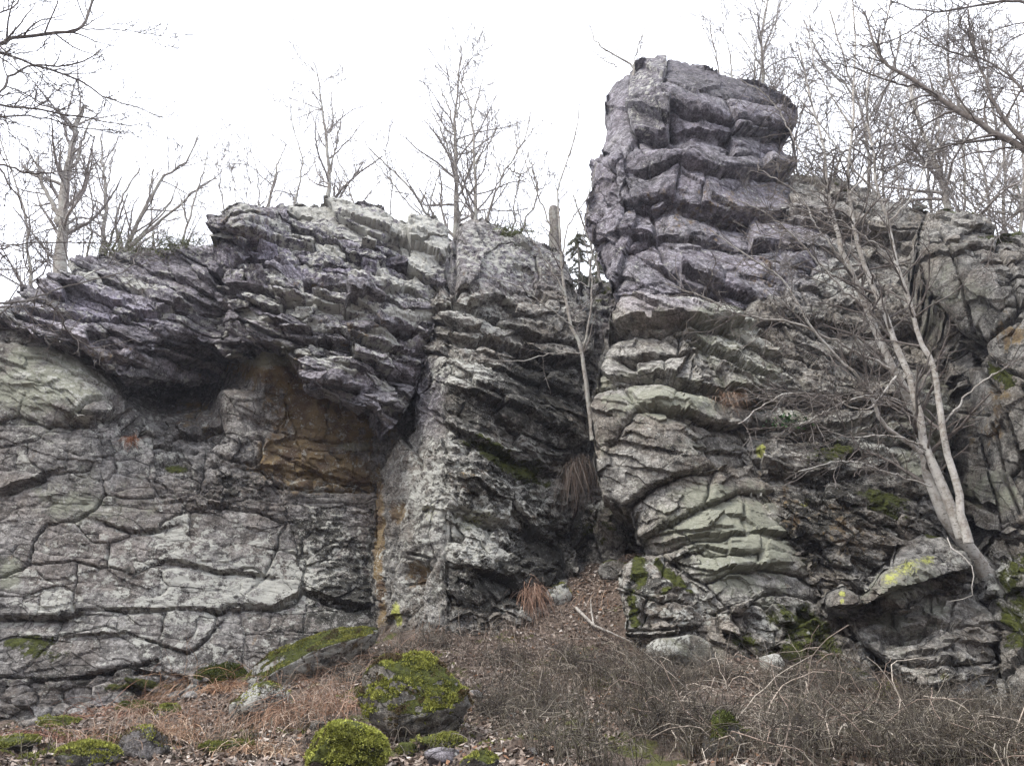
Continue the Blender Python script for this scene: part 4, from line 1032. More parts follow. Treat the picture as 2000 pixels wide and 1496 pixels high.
# ------------------------------------------------------------------ boulders on the slope
import bmesh
def boulder(name, px, py, wpx, hpx, label, cat='boulder', seed=0, moss=0.0, mossy=None, flat=1.0, rot=0.0, m1=(0, 0, 0, 0), m2=(0, 0, 1, 0), depth=1.0, sink=0.25, up=0.35, group=None, fuzz=0, mosscol=None, sub=4, ypx=None, lean=0.0):
    """boulder whose outline is about wpx x hpx photo pixels, its foot at photo pixel (px, py)"""
    rng = np.random.default_rng(seed + 1000)
    p = ground_at([px], [py])[0]
    s = p[1] / F / 0.93
    w, h = wpx * s / 2, hpx * s / 2
    bm = bmesh.new()
    bmesh.ops.create_icosphere(bm, subdivisions=sub, radius=1.0)
    v = np.array([x.co[:] for x in bm.verts]); f = np.array([[x.index for x in g.verts] for g in bm.faces])
    bm.free()
    n0 = v / np.linalg.norm(v, axis=1, keepdims=True)
    for _ in range(11):                                   # broken planes
        d = rng.normal(size=3); d[2] = d[2] * 0.8; d /= np.linalg.norm(d)
        lim = rng.uniform(0.62, 0.9)
        e = v @ d - lim
        v = v - np.where(e > 0, e * 0.92, 0)[:, None] * d
    v = v + n0 * (0.13 * fbm(n0 + seed, 1.7, 3, seed) + 0.09 * fbm(n0 + seed, 5.0, 3, seed + 1))[:, None]
    v = v + n0 * (0.03 * fbm(n0 + seed, 14.0, 3, seed + 2) + 0.05 * np.abs(fbm(n0 + seed, 3.0, 3, seed + 4)))[:, None]
    v = v / np.abs(v).max(0)
    v = v * np.array([w, w * depth, h])
    v[:, 2] += lean * v[:, 0]
    c, s_ = math.cos(rot), math.sin(rot)
    v[:, :2] = v[:, :2] @ np.array([[c, -s_], [s_, c]]).T
    v[:, 2] += h * (1 - 2 * sink)
    V = v + p
    tri = V[f]
    fn = np.cross(tri[:, 1] - tri[:, 0], tri[:, 2] - tri[:, 0]); fn /= np.linalg.norm(fn, axis=1, keepdims=True) + 1e-12
    vn = np.zeros_like(V)
    for k in range(3): np.add.at(vn, f[:, k], fn)
    vn /= np.linalg.norm(vn, axis=1, keepdims=True) + 1e-12
    a1 = np.tile(np.array(m1, float), (len(V), 1)); a2 = np.tile(np.array(m2, float), (len(V), 1))
    if moss:
        a1[:, 0] += moss * np.clip((vn[:, 2] - up) * 2.2, -0.2, 1.2)
    root = thing(name, p, label, cat, group)
    mesh_obj('rock', V, f, M_ROCK, root, True, {'m1': a1, 'm2': a2})
    if fuzz:
        area = np.linalg.norm(np.cross(tri[:, 1] - tri[:, 0], tri[:, 2] - tri[:, 0]), axis=1)
        wgt = area * np.clip((fn[:, 2] - up) * 3, 0, 1)
        fc = tri.mean(1)
        wgt *= np.clip(fbm(fc, 6.0, 3, seed) * 3 + 1.1, 0, 1)
        if wgt.sum() > 0:
            k = rng.choice(len(f), fuzz, p=wgt / wgt.sum())
            bw = rng.dirichlet((1, 1, 1), fuzz)
            q = (tri[k] * bw[:, :, None]).sum(1)
            moss_fuzz('moss_cushion', q, fn[k], rng, root, col=mosscol, brown=.45 if up < -.2 else .17)
    return root

def moss_fuzz(name, q, n, rng, parent, size=0.022, col=None, kind='stuff', brown=.17):
    col = np.array(col if col is not None else (0.235, 0.245, 0.055))
    N = len(q)
    lump = 0.05 * np.clip(0.6 + 1.6 * fbm(q, 6.5, 3, 4), 0, 2)
    d = n + rng.normal(size=(N, 3)) * 0.75; d[:, 2] += 0.25
    d /= np.linalg.norm(d, axis=1, keepdims=True)
    side = np.cross(d, rng.normal(size=(N, 3))); side /= np.linalg.norm(side, axis=1, keepdims=True) + 1e-9
    L = size * rng.uniform(0.5, 1.3, N)
    base = q + n * lump[:, None] * 0.6 - n * 0.012
    t = np.array([0, 0.55, 1.0])
    P = base[:, None, :] + d[:, None, :] * (L[:, None] * t)[..., None]
    W = np.array([0.0055, 0.005, 0.002])[None, :] * rng.uniform(0.6, 1.2, N)[:, None]
    tone = np.clip(1 + 0.5 * fbm(q, 7.0, 3, 8) + rng.normal(size=N) * 0.18, 0.35, 1.8)
    c = col[None] * tone[:, None]
    br = (fbm(q, 4.0, 3, 77) > brown)[:, None]
    c = np.where(br, np.array([0.085, 0.062, 0.032]) * tone[:, None], c)
    v, f, cc = ribbons(P, W, side, c)
    return mesh_obj(name, v, f, M_MOSS, parent, False, {'tint': cc}, kind)

boulder('mossy_boulder', 800, 1432, 205, 140, 'large dark boulder capped with shaggy yellow-green moss, in the middle of the slope', seed=3, moss=1.3, up=0.0, m1=(.25, 0, 0, .15), depth=.9, sink=.12, fuzz=22000, sub=5)
boulder('mossy_boulder', 672, 1510, 128, 96, 'rounded boulder wholly covered in bright moss at the lower edge of the photo', seed=5, moss=1.8, up=-0.5, m1=(.8, 0, 0, 0), depth=.9, sink=.2, fuzz=22000, mosscol=(0.27, 0.285, 0.065), sub=5)
boulder('leaning_slab', 600, 1322, 230, 84, 'long mossy slab leaning up the slope against the foot of the wall', cat='rock slab', seed=8, moss=1.1, up=.15, m1=(.15, .45, .25, .2), lean=.36, depth=.5, sink=.18, fuzz=10000, mosscol=(0.19, 0.19, 0.045))
boulder('pale_boulder', 508, 1408, 110, 82, 'pale lichened boulder with dry grass over it, below the leaning slab', seed=13, moss=.7, up=.4, m1=(.1, .45, 0, .25), depth=.7, fuzz=900)
boulder('slate_slab', 872, 1492, 84, 34, 'flat blue-grey slate slab with a sharp edge near the lower edge of the photo', cat='rock slab', seed=21, m2=(0, .5, 1.0, .1), depth=.7, sink=.2, sub=3)
boulder('slate_slab', 798, 1446, 42, 26, 'small tilted grey slab leaning below the large mossy boulder', cat='rock slab', seed=22, m1=(0, .2, 0, 0), depth=.5, sink=.15, sub=3, lean=.4)
boulder('dark_boulder', 270, 1478, 96, 60, 'dark low boulder among the dry grass at the lower left', seed=25, moss=.6, up=.4, m1=(0, 0, 0, .2), m2=(0, .2, .75, 0), depth=.7, fuzz=700)
boulder('dark_boulder', 170, 1492, 110, 40, 'low mossy stone at the lower left corner under dead leaves', seed=27, moss=1.2, up=.2, depth=.6, fuzz=3200)
boulder('mossy_stone', 312, 1412, 60, 44, 'small wedge of mossy stone above the big drooping grass tuft', cat='stone', seed=29, moss=1.3, up=.1, depth=.6, fuzz=2600)
boulder('moss_hummock', 420, 1336, 110, 42, 'deep green moss hummock at the foot of the wall', cat='moss', seed=31, moss=1.8, up=-.3, m1=(.6, 0, 0, 0), depth=.5, sink=.2, fuzz=6000, mosscol=(0.075, 0.095, 0.018))
boulder('moss_hummock', 112, 1424, 76, 24, 'flat bright moss pad at the foot of the wall on the far left', cat='moss', seed=33, moss=1.8, up=-.3, m1=(.6, 0, 0, 0), depth=.6, sink=.2, fuzz=3000, mosscol=(0.22, 0.23, 0.06))
boulder('moss_hummock', 264, 1392, 64, 22, 'moss pad between small stones below the lichened wall', cat='moss', seed=35, moss=1.8, up=-.3, m1=(.6, 0, 0, 0), depth=.6, sink=.2, fuzz=2600, mosscol=(0.085, 0.10, 0.02))
boulder('moss_hummock', 20, 1462, 90, 26, 'moss patch spreading over leaves at the left edge', cat='moss', seed=36, moss=1.8, up=-.3, m1=(.6, 0, 0, 0), depth=.7, sink=.25, fuzz=3000, mosscol=(0.19, 0.20, 0.05))
boulder('moss_hummock', 862, 1462, 84, 30, 'moss cushion just above the flat slate slab', cat='moss', seed=37, moss=1.8, up=-.3, m1=(.6, 0, 0, 0), depth=.7, sink=.25, fuzz=3500, mosscol=(0.22, 0.23, 0.06))
boulder('moss_hummock', 790, 1470, 40, 26, 'small moss cushion left of the flat slate slab', cat='moss', seed=38, moss=1.8, up=-.3, m1=(.6, 0, 0, 0), depth=.7, sink=.25, fuzz=900, mosscol=(0.21, 0.22, 0.055))
boulder('moss_hummock', 440, 1470, 90, 26, 'moss pad under dry grass left of the bright round boulder', cat='moss', seed=39, moss=1.6, up=-.3, m1=(.5, 0, 0, 0), depth=.7, sink=.25, fuzz=2600, mosscol=(0.12, 0.13, 0.028))
boulder('pale_boulder', 1325, 1290, 120, 70, 'smooth pale boulder half buried in leaves below the striped mossy boulder', seed=43, m1=(0, .35, 0, 0), m2=(0, 0, 1.1, .5), depth=.6, sink=.3)
boulder('pale_stone', 1508, 1306, 44, 34, 'small pale stone poking from the brambles below the buttress', cat='stone', seed=45, m1=(0, .8, 0, 0), m2=(0, 0, 1.2, .4), depth=.7, sub=3)
boulder('moss_hummock', 1548, 1290, 44, 34, 'small green moss cushion in the brambles below the buttress', cat='moss', seed=46, moss=1.8, up=-.3, m1=(.6, 0, 0, 0), depth=.6, fuzz=900, mosscol=(0.08, 0.095, 0.02))
boulder('mossy_stone', 1425, 1480, 60, 100, 'dark mossy hump among the brambles near the lower edge', cat='stone', seed=47, moss=1.4, up=.0, m1=(.2, 0, 0, .2), m2=(0, 0, .6, 0), depth=.6, sink=.3, fuzz=900, mosscol=(0.06, 0.075, 0.015))
boulder('mossy_stone', 940, 1500, 70, 36, 'dark hollow stone with moss right of the flat slate slab', cat='stone', seed=48, moss=1.2, up=.2, m2=(0, 0, .6, 0), depth=.7, fuzz=600)
boulder('gully_stone', 1090, 1176, 50, 50, 'mossy stone beside the hanging grass at the mouth of the gully', cat='stone', seed=49, moss=.9, up=.3, m1=(.2, .5, 0, .2), depth=.6, fuzz=400)
boulder('gully_stone', 1205, 1128, 70, 44, 'dark stone at the top of the leaf chute in the gully', cat='stone', seed=50, moss=.6, up=.3, m1=(.2, .1, 0, .3), m2=(0, 0, .7, 0), depth=.6)
_r = random.Random(4)
STONES = [(1345,1470,26,20,'pale chip of stone among twigs right of the bottom centre'),(960,1488,22,16,'tan stone lying between the slate slab and the bottom centre'),(1126,1440,18,14,'rounded tan stone alone on the leaves at the bottom centre'),
 (620,1420,26,18,'flat stone above the bright round boulder'),(534,1397,36,34,'whitish stone wedged against the pale boulder, right one'),(470,1402,40,40,'whitish upright stone left of the pale boulder'),(560,1352,24,18,'stone in the dry grass under the leaning slab'),
 (880,1340,20,14,'small stone just right of the large mossy boulder'),(930,1362,26,18,'stone among dead stems a little right of the large mossy boulder'),(1000,1400,18,12,'tiny stone in the leaves below the gully chute'),
 (330,1350,34,20,'grey stone at the foot of the wall left of the moss hummock'),(372,1364,30,18,'stone touching the top of the big drooping grass fan'),(200,1380,40,24,'grey block at the foot of the lichened wall, between moss pads'),(150,1396,34,18,'blue-grey flake at the wall foot above the bright moss pad'),
 (60,1420,40,22,'grey stone at the wall foot near the left edge'),(92,1410,26,16,'small flake left of the bright moss pad'),(240,1370,44,26,'wedge-shaped grey stone at the wall foot above the moss pad'),(1040,1472,18,14,'small pale stone at the lower edge right of centre'),
 (1390,1472,30,40,'dark upright stone beside the mossy hump in the brambles'),(700,1440,20,14,'small stone between the two brightest mossy boulders')]
for k, (px, py, w, h, lab) in enumerate(STONES):
    boulder('stone', px, py, w, h, lab, cat='stone', seed=60 + k, m1=(0, _r.uniform(-.2, .4), 0, 0), m2=(0, _r.uniform(0, .4), _r.uniform(.7, 1.2), _r.uniform(0, .4)), depth=.8, sub=3, sink=.3, group='small stones on the slope')

# ------------------------------------------------------------------ dead leaves
def leaf_litter(n, seed):
    rng = np.random.default_rng(seed)
    x = rng.uniform(-9, 9, n * 3); y = 6.2 + (rng.random(n * 3) ** 1.25) * 8.6
    keep = (np.abs(x) < 0.78 * y + 0.5) & (fbm(np.stack([x, y], -1), 0.9, 3, 5) > -0.28 + 0.35 * (x < -1.5) * (y > 11.4))
    x, y = x[keep][:n], y[keep][:n]; n = len(x)
    z = ground_z(x, y); nr = ground_normal(x, y)
    nr = nr + rng.normal(size=(n, 3)) * 0.42; nr /= np.linalg.norm(nr, axis=1, keepdims=True)
    a = np.cross(nr, rng.normal(size=(n, 3))); a /= np.linalg.norm(a, axis=1, keepdims=True)
    b = np.cross(nr, a)
    L = rng.uniform(0.02, 0.05, n)[:, None]; W = L * rng.uniform(0.4, 0.7, n)[:, None]
    cu = rng.normal(size=(n, 1)) * 0.4
    c0 = np.stack([x, y, z + rng.uniform(0.0, 0.03, n)], -1)
    p0 = c0 - a * L + nr * cu * L; p1 = c0 + b * W - a * L * .15 + nr * W * .3; p2 = c0 + a * L + nr * cu * L; p3 = c0 - b * W - a * L * .1 + nr * W * .3
    V = np.stack([p0, p1, p2, p3], 1).reshape(-1, 3)
    i = np.arange(n * 4).reshape(n, 4)
    T = np.concatenate([i[:, [0, 1, 2]], i[:, [0, 2, 3]]])
    pal = np.array([[.15, .112, .09], [.205, .16, .13], [.29, .24, .205], [.43, .385, .345], [.095, .066, .05], [.20, .11, .065], [.06, .046, .038], [.24, .205, .175]])
    c = pal[rng.choice(len(pal), n, p=[.2, .2, .15, .08, .13, .06, .08, .1])] * rng.uniform(.7, 1.2, (n, 1))
    c = np.repeat(np.concatenate([c, np.ones((n, 1))], 1), 4, 0)
    return tag(mesh_obj('leaf_litter', V, T, M_LEAF, None, False, {'tint': c}), kind='stuff')
leaf_litter(52000, 11)

# ------------------------------------------------------------------ dry grass tufts
def grass_tuft(px, py, hpx, wpx, n, label, seed, down=(0.0, -1.0), droop=1.0, col=(0.30, 0.175, 0.105), root=None, cat='grass tuft', name='grass_tuft', width=0.0035, spread=0.35):
    """tuft rooted at the photo pixel, its blades arching out and hanging down over hpx pixels"""
    rng = np.random.default_rng(seed)
    p = np.array(root) if root is not None else ground_at([px], [py])[0]
    s = p[1] / F
    H, Wd = hpx * s, wpx * s
    m = 8
    r0 = p + np.stack([rng.normal(size=n) * Wd * spread, rng.normal(size=n) * Wd * spread * .4, rng.normal(size=n) * H * .08], -1)
    az = np.array([down[0], down[1], 0.0])
    d = np.stack([az[0] + rng.normal(size=n) * .75, az[1] + rng.normal(size=n) * .5, rng.uniform(.15, 1.1, n)], -1)
    d /= np.linalg.norm(d, axis=1, keepdims=True)
    L = H * rng.uniform(.25, 1.2, n)
    t = np.linspace(0, 1, m)
    P = np.zeros((n, m, 3)); P[:, 0] = r0
    cur = d.copy(); wob = rng.normal(size=(n, 3)) * 0.15
    for k in range(1, m):
        cur = cur + np.array([0, 0, -1.0]) * droop * (0.34 + 0.1 * k / m) + wob + rng.normal(size=(n, 3)) * .17
        cur /= np.linalg.norm(cur, axis=1, keepdims=True)
        P[:, k] = P[:, k - 1] + cur * (L / (m - 1))[:, None]
        if root is None:
            gz = ground_z(P[:, k, 0], P[:, k, 1]) + 0.015 + 0.05 * rng.random(n)
            P[:, k, 2] = np.maximum(P[:, k, 2], gz)
    S = np.cross(d, np.array([0, 0, 1.0])) + rng.normal(size=(n, 3)) * .4; S /= np.linalg.norm(S, axis=1, keepdims=True)
    W = width * np.array([1, 1, 1, .95, .9, .8, .6, .25])[None, :] * rng.uniform(.6, 1.4, n)[:, None]
    pal = np.array([col, (col[0] * 1.45, col[1] * 1.7, col[2] * 1.9), (col[0] * .62, col[1] * .55, col[2] * .5)])
    c = pal[rng.choice(3, n, p=[.5, .27, .23])] * rng.uniform(.75, 1.25, (n, 1))
    v, f, cc = ribbons(P, W, S, c)
    g = thing(name, p, label, cat)
    mesh_obj('blades', v, f, M_GRASS, g, False, {'tint': cc}, 'stuff')
    return g

grass_tuft(372, 1345, 120, 70, 520, 'big fan of drooping rust-brown dry grass below the wall at the left', 1, (-.7, -.8))
grass_tuft(345, 1440, 90, 60, 380, 'pale dry grass tuft hanging downhill near the lower left edge', 2, (-.4, -.9), col=(.33, .215, .14))
grass_tuft(600, 1320, 70, 110, 260, 'thin brown grass standing along the foot of the leaning slab', 15, (-.3, -.8), col=(.23, .15, .10), droop=.8)
grass_tuft(690, 1290, 60, 60, 200, 'straw grass between the right end of the leaning slab and the pillar', 16, (-.2, -.7), col=(.28, .20, .14), droop=.6)
grass_tuft(452, 1345, 80, 60, 260, 'red-brown grass tuft between the moss hummock and the leaning slab', 3, (-.5, -.8))
grass_tuft(560, 1395, 105, 80, 420, 'shaggy brown grass hanging over the pale boulder', 4, (-.3, -.9), col=(.27, .165, .11))
grass_tuft(655, 1385, 110, 60, 300, 'brown grass tuft left of the large mossy boulder', 5, (-.3, -.9), col=(.26, .155, .105))
grass_tuft(250, 1415, 110, 110, 420, 'thin mat of reddish dry grass lying down the slope at the far left', 6, (-.7, -.7), col=(.28, .15, .10))
grass_tuft(110, 1452, 90, 120, 360, 'dark red-brown grass mat at the lower left corner', 7, (-.5, -.8), col=(.22, .115, .08))
grass_tuft(520, 1470, 80, 90, 300, 'pale straw tuft left of the bright round boulder', 8, (-.3, -.9), col=(.34, .23, .155))
grass_tuft(1182, 1172, 100, 46, 460, 'dense fan of dry fern-brown grass hanging under the gully mouth', 9, (.1, -.9), col=(.24, .145, .095), root=at(1182, 1168, 13.35), droop=1.3)
grass_tuft(1042, 1160, 80, 26, 260, 'narrow curtain of dry grass hanging over a ledge left of the gully', 10, (0, -.9), col=(.22, .135, .095), root=at(1042, 1150, 12.95), droop=1.8)
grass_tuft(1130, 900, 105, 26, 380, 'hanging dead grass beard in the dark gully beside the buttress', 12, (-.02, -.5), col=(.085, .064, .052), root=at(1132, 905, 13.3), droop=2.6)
grass_tuft(258, 862, 26, 16, 160, 'small round red-brown grass tuft growing from a crack in the pale wall', 13, (0, -.9), col=(.20, .085, .045), root=at(258, 860, 13.15), droop=.9, width=.004)
grass_tuft(1340, 775, 60, 50, 160, 'wisp of brown grass on a ledge of the buttress under the twigs', 14, (0, -.9), col=(.20, .13, .09), root=at(1430, 775, 12.4), droop=1.3)

# ------------------------------------------------------------------ bramble tangle and dead stems
def tangle(name, poly, n, seed, L=(.35, 1.0), r=(.0022, .0045), cols=((.105, .093, .077), (.07, .059, .048), (.040, .032, .026), (.09, .082, .058), (.23, .205, .17)), lift=.5, kind='stuff', seg=9, label=None, cat=None, clump=0, wig=.20):
    rng = np.random.default_rng(seed)
    pp = np.array(poly, float)
    px = rng.uniform(pp[:, 0].min(), pp[:, 0].max(), n * 4); py = rng.uniform(pp[:, 1].min(), pp[:, 1].max(), n * 4)
    k = in_poly(px, py, poly)
    if clump: k &= fbm(np.stack([px, py * 1.6], -1), 1 / 130.0, 3, seed) > clump
    px, py = px[k][:n], py[k][:n]; n = len(px)
    p = ground_at(px, py)
    az = rng.uniform(0, 2 * math.pi, n); el = rng.uniform(.1, 1.2, n)
    d = np.stack([np.cos(az) * np.cos(el), np.sin(az) * np.cos(el), np.sin(el) * lift * 2], -1)
    ln = rng.uniform(L[0], L[1], n)
    P = np.zeros((n, seg, 3)); P[:, 0] = p - np.array([0, 0, .02])
    cur = d; bend = rng.normal(size=(n, 3)) * .16
    for i in range(1, seg):
        cur = cur + bend + rng.normal(size=(n, 3)) * wig + np.array([0, 0, -.24])
        cur /= np.linalg.norm(cur, axis=1, keepdims=True)
        P[:, i] = P[:, i - 1] + cur * (ln / (seg - 1))[:, None]
        P[:, i, 2] = np.maximum(P[:, i, 2], ground_z(P[:, i, 0], P[:, i, 1]) + .01 + .20 * rng.random(n))
    T = Tubes(); cols = np.array(cols)
    rad = rng.uniform(r[0], r[1], n)[:, None] * np.linspace(1, .55, seg)[None]
    cc = cols[rng.integers(0, len(cols), n)] * rng.uniform(.7, 1.25, (n, 1))
    for i in range(n): T.add(P[i], rad[i], 3, cc[i])
    # side twigs
    for i in range(0, n, 2):
        j = rng.integers(2, seg - 2)
        e = P[i, j] + np.cumsum(np.vstack([np.zeros(3), (rng.normal(size=(4, 3)) * .5 + rng.normal(size=3) + [0, 0, .2]) * ln[i] * .055]), 0)
        T.add(e, np.linspace(rad[i, j] * .8, .001, 5), 3, cc[i])
    o = T.build(name, M_STEM, None, kind)
    return tag(o, label, cat) if label else o

tangle('bramble_tangle', [(1180,1285),(1400,1290),(1620,1300),(1760,1365),(2020,1390),(2020,1510),(1080,1510),(940,1400),(1000,1310)], 2400, 21, kind='stuff', L=(.25,.8), lift=.85, clump=.02, wig=.32, r=(.002,.0055))
tangle('bramble_stems', [(1250,1330),(1450,1300),(1700,1350),(2020,1400),(2020,1500),(1300,1500)], 170, 22, L=(.6, 1.4), r=(.0045, .009), wig=.28, cols=((.40, .355, .30), (.33, .28, .235), (.22, .17, .14)), kind='stuff')
tangle('dead_stems', [(740,1230),(860,1245),(1000,1230),(1120,1200),(1240,1260),(1300,1330),(1000,1400),(760,1300)], 800, 23, L=(.25, .7), r=(.002, .004), cols=((.165, .13, .105), (.105, .08, .064), (.31, .265, .22), (.055, .042, .034)), kind='stuff')
tangle('dry_stalks', [(470,1380),(700,1310),(860,1250),(760,1340),(640,1440),(300,1480),(100,1490),(250,1400)], 420, 24, L=(.25, .7), r=(.0022, .004), cols=((.36, .25, .18), (.27, .165, .11), (.42, .34, .27)), lift=.9, kind='stuff')
tangle('forest_twigs', [(0,1440),(500,1400),(1000,1360),(1500,1400),(2000,1440),(2000,1500),(0,1500)], 500, 25, L=(.15, .4), r=(.002, .004), lift=.15, kind='stuff')

# moss pads scattered over the litter, green tufts on the rim, small finds
def moss_pads():
    rng = np.random.default_rng(77)
    Q, N = [], []
    for px, py, r in [(1060,1300,.16),(1180,1330,.14),(1010,1250,.12),(700,1345,.14),(590,1435,.16),(360,1460,.18),(210,1450,.2),(60,1475,.2),(30,1440,.15),(1160,1465,.16),(980,1450,.12),(1230,1400,.15),(1440,1440,.2),(1680,1400,.2),(900,1440,.14),(1700,1330,.16),(830,1290,.15),(760,1300,.12),(480,1445,.12),(130,1440,.15)]:
        c = ground_at([px], [py])[0]
        n = int(2000 * (r / .16) ** 2)
        x = c[0] + rng.normal(size=n) * r; y = c[1] + rng.normal(size=n) * r * .8
        k = fbm(np.stack([x, y], -1), 5.0, 3, 3) > -0.12
        x, y = x[k], y[k]
        Q.append(np.stack([x, y, ground_z(x, y)], -1)); N.append(ground_normal(x, y))
    o = moss_fuzz('ground_moss', np.concatenate(Q), np.concatenate(N), rng, None, col=(0.14, 0.15, 0.04))
moss_pads()
grass_tuft(250, 492, 36, 120, 500, 'low green-brown growth on the rim left of the jutting slab', 31, (0, -.3), col=(.13, .13, .06), root=at(250, 490, 14.5), droop=.5, width=.006, spread=.5, cat='rim plants')
grass_tuft(350, 478, 30, 80, 400, 'low green tuft on the rim right beside the jutting slab', 32, (0, -.3), col=(.12, .125, .055), root=at(345, 476, 14.6), droop=.5, width=.006, spread=.5, cat='rim plants')
grass_tuft(1010, 452, 26, 70, 350, 'mossy grass on top of the central pillar', 33, (0, -.3), col=(.14, .15, .06), root=at(1010, 455, 15.4), droop=.6, width=.006, spread=.5, cat='rim plants')
grass_tuft(1600, 342, 30, 110, 420, 'dry heath on the saddle right of the tower', 34, (0, -.3), col=(.14, .12, .075), root=at(1600, 342, 16.3), droop=.5, width=.006, spread=.5, cat='rim plants')
_rg = np.random.default_rng(9)
T = Tubes()
fb = ground_at([1125, 1160, 1195, 1235], [1200, 1235, 1250, 1268])
T.add(np.vstack([fb + [0, -.05, .10]]), np.array([.028, .024, .017, .008]), 6, (.30, .28, .255))
fc = ground_at([1170, 1150], [1242, 1195])
T.add(np.array([fb[1] + [0, -.05, .1], (fb[1] + fc[1]) / 2 + [0, -.08, .16], fc[1] + [.03, -.1, .2]]), np.array([.018, .014, .006]), 5, (.30, .28, .255))
tag(T.build('fallen_branch', M_STEM), 'grey forked dead branch lying on the leaves below the gully', 'fallen branch')
T = Tubes()
rp = at([1850, 1858, 1880, 1898, 1902, 1898, 1900, 1880, 1850], [1050, 1070, 1085, 1105, 1125, 1145, 1162, 1170, 1175], [11.5, 11.3, 11.15, 11.1, 11.1, 11.1, 11.15, 11.2, 11.3])
T.add(rp, np.linspace(.010, .005, 9), 5, (.40, .38, .35))
tag(T.build('hanging_root', M_STEM), 'thin pale root dangling over the right end of the yellow ledge block', 'root')
T = Tubes()
tag_o = None
ip = at(1540, 822, 12.3)
d = _rg.normal(size=(90, 3)); d[:, 1] -= .8; d /= np.linalg.norm(d, axis=1, keepdims=True)
q = ip + _rg.normal(size=(90, 3)) * [.16, .05, .06]
PP = q[:, None, :] + d[:, None, :] * (np.full((90, 1), .07) * np.array([0, .5, 1.0]))[..., None]
sd = np.cross(d, _rg.normal(size=(90, 3))); sd /= np.linalg.norm(sd, axis=1, keepdims=True)
v, f, c = ribbons(PP, np.tile([.006, .022, .004], (90, 1)), sd, np.array([.05, .10, .04]) * _rg.uniform(.6, 1.4, (90, 1)))
mesh_obj('leaves', v, f, M_MOSS, thing('ivy_sprig', ip, 'small dark green ivy sprig growing from the rock behind the birch twigs', 'plant'), False, {'tint': c}, 'stuff')

tangle('low_briars', [(1060,1300),(1300,1320),(1600,1340),(2010,1400),(2010,1500),(1000,1500)], 1500, 26, L=(.15,.45), r=(.002,.0035), cols=((.05,.04,.033),(.075,.06,.045),(.10,.085,.06)), lift=.5, wig=.4, clump=.02)

def bramble_bush(px, py, size, label, seed, tone=1.0, n=46):
    rng = np.random.default_rng(seed)
    p = ground_at([px], [py])[0]
    root = thing('bramble_bush', p, label, 'bush', 'leafless bushes on the slope')
    T = Tubes(); T2 = Tubes()
    cols = np.array([(.105, .092, .075), (.072, .061, .05), (.19, .168, .138), (.042, .035, .029)]) * tone
    for k in range(n):
        az = rng.uniform(0, 2 * math.pi); el = rng.uniform(.35, 1.4)
        d = np.array([math.cos(az) * math.cos(el), math.sin(az) * math.cos(el), math.sin(el)])
        m = 10; L = size * rng.uniform(.5, 1.25)
        st = rng.normal(size=(m - 1, 3)) * .22
        dirs = d + np.cumsum(st, 0) * .6 - np.array([0, 0, 1.25]) * (np.linspace(0, 1, m - 1)[:, None] ** 1.5) * rng.uniform(.5, 1.2)
        dirs /= np.linalg.norm(dirs, axis=1, keepdims=True)
        P = np.vstack([p + rng.normal(size=3) * [.10, .10, 0], np.zeros((m - 1, 3))])
        P[1:] = P[0] + np.cumsum(dirs, 0) * L / (m - 1)
        P[1:, 2] = np.maximum(P[1:, 2], ground_z(P[1:, 0], P[1:, 1]) + .01)
        r = rng.uniform(.0028, .0065); c = cols[rng.integers(0, 4)] * rng.uniform(.8, 1.3)
        T.add(P, np.linspace(r, r * .4, m), 4, c)
        for j in range(2, m - 1):
            for _ in range(rng.integers(1, 3)):
                e = P[j] + np.cumsum(np.vstack([np.zeros(3), dirs[j - 1] * .02 + (rng.normal(size=3) * .9 + rng.normal(size=(4, 3)) * .5) * L * .05]), 0)
                T2.add(e, np.linspace(r * .6, .0012, 5), 3, c)
    T.build('stems', M_STEM, root, 'stuff'); T2.build('twigs', M_STEM, root, 'stuff')
for k, (px, py, sz, tn, lab) in enumerate([
  (1290, 1345, .55, 1.0, 'low bush of arching stems just below the striped mossy boulder'),
  (1400, 1330, .5, 1.2, 'pale-stemmed low bush in front of the small pale stone below the buttress'),
  (1530, 1355, .6, .9, 'dark bush of curved stems below the moss cushion at the buttress foot'),
  (1640, 1345, .55, 1.0, 'bush left of the big grey blocks under the yellow ledge'),
  (1760, 1410, .6, 1.2, 'pale wiry bush directly in front of the pile of big grey blocks'),
  (1880, 1425, .6, 1.0, 'bush in front of the mossy outcrop near the right corner'),
  (1970, 1450, .6, 1.1, 'outermost bush at the lower right corner'),
  (1280, 1440, .5, .75, 'dark bush around the mossy hump, on its left'),
  (1380, 1430, .55, .75, 'dark bush directly behind the mossy hump in the brambles'),
  (1560, 1450, .45, .9, 'small bush beside the open patch of leaves at the lower edge'),
  (1800, 1480, .45, 1.0, 'small bush at the lower edge between the leaf patch and the corner'),
  (1110, 1310, .42, 1.1, 'low scraggly bush on the bank below the fallen branch'),
  (980, 1300, .4, 1.2, 'pale scraggly bush on the bank below the central pillar'),
  (850, 1270, .38, 1.1, 'thin upright bush at the left foot of the central pillar'),
  (770, 1285, .36, 1.3, 'pale stalky bush beside the yellow lichen at the foot of the arete'),
  (1080, 1400, .4, .8, 'dark low bush in the middle of the leaf-covered bank'),
  (960, 1395, .36, .9, 'small bush right of the large mossy boulder'),
  (690, 1330, .3, 1.3, 'straw-coloured stalks between the leaning slab and the large mossy boulder')]):
    bramble_bush(px, py, sz, lab, 300 + k, tn)
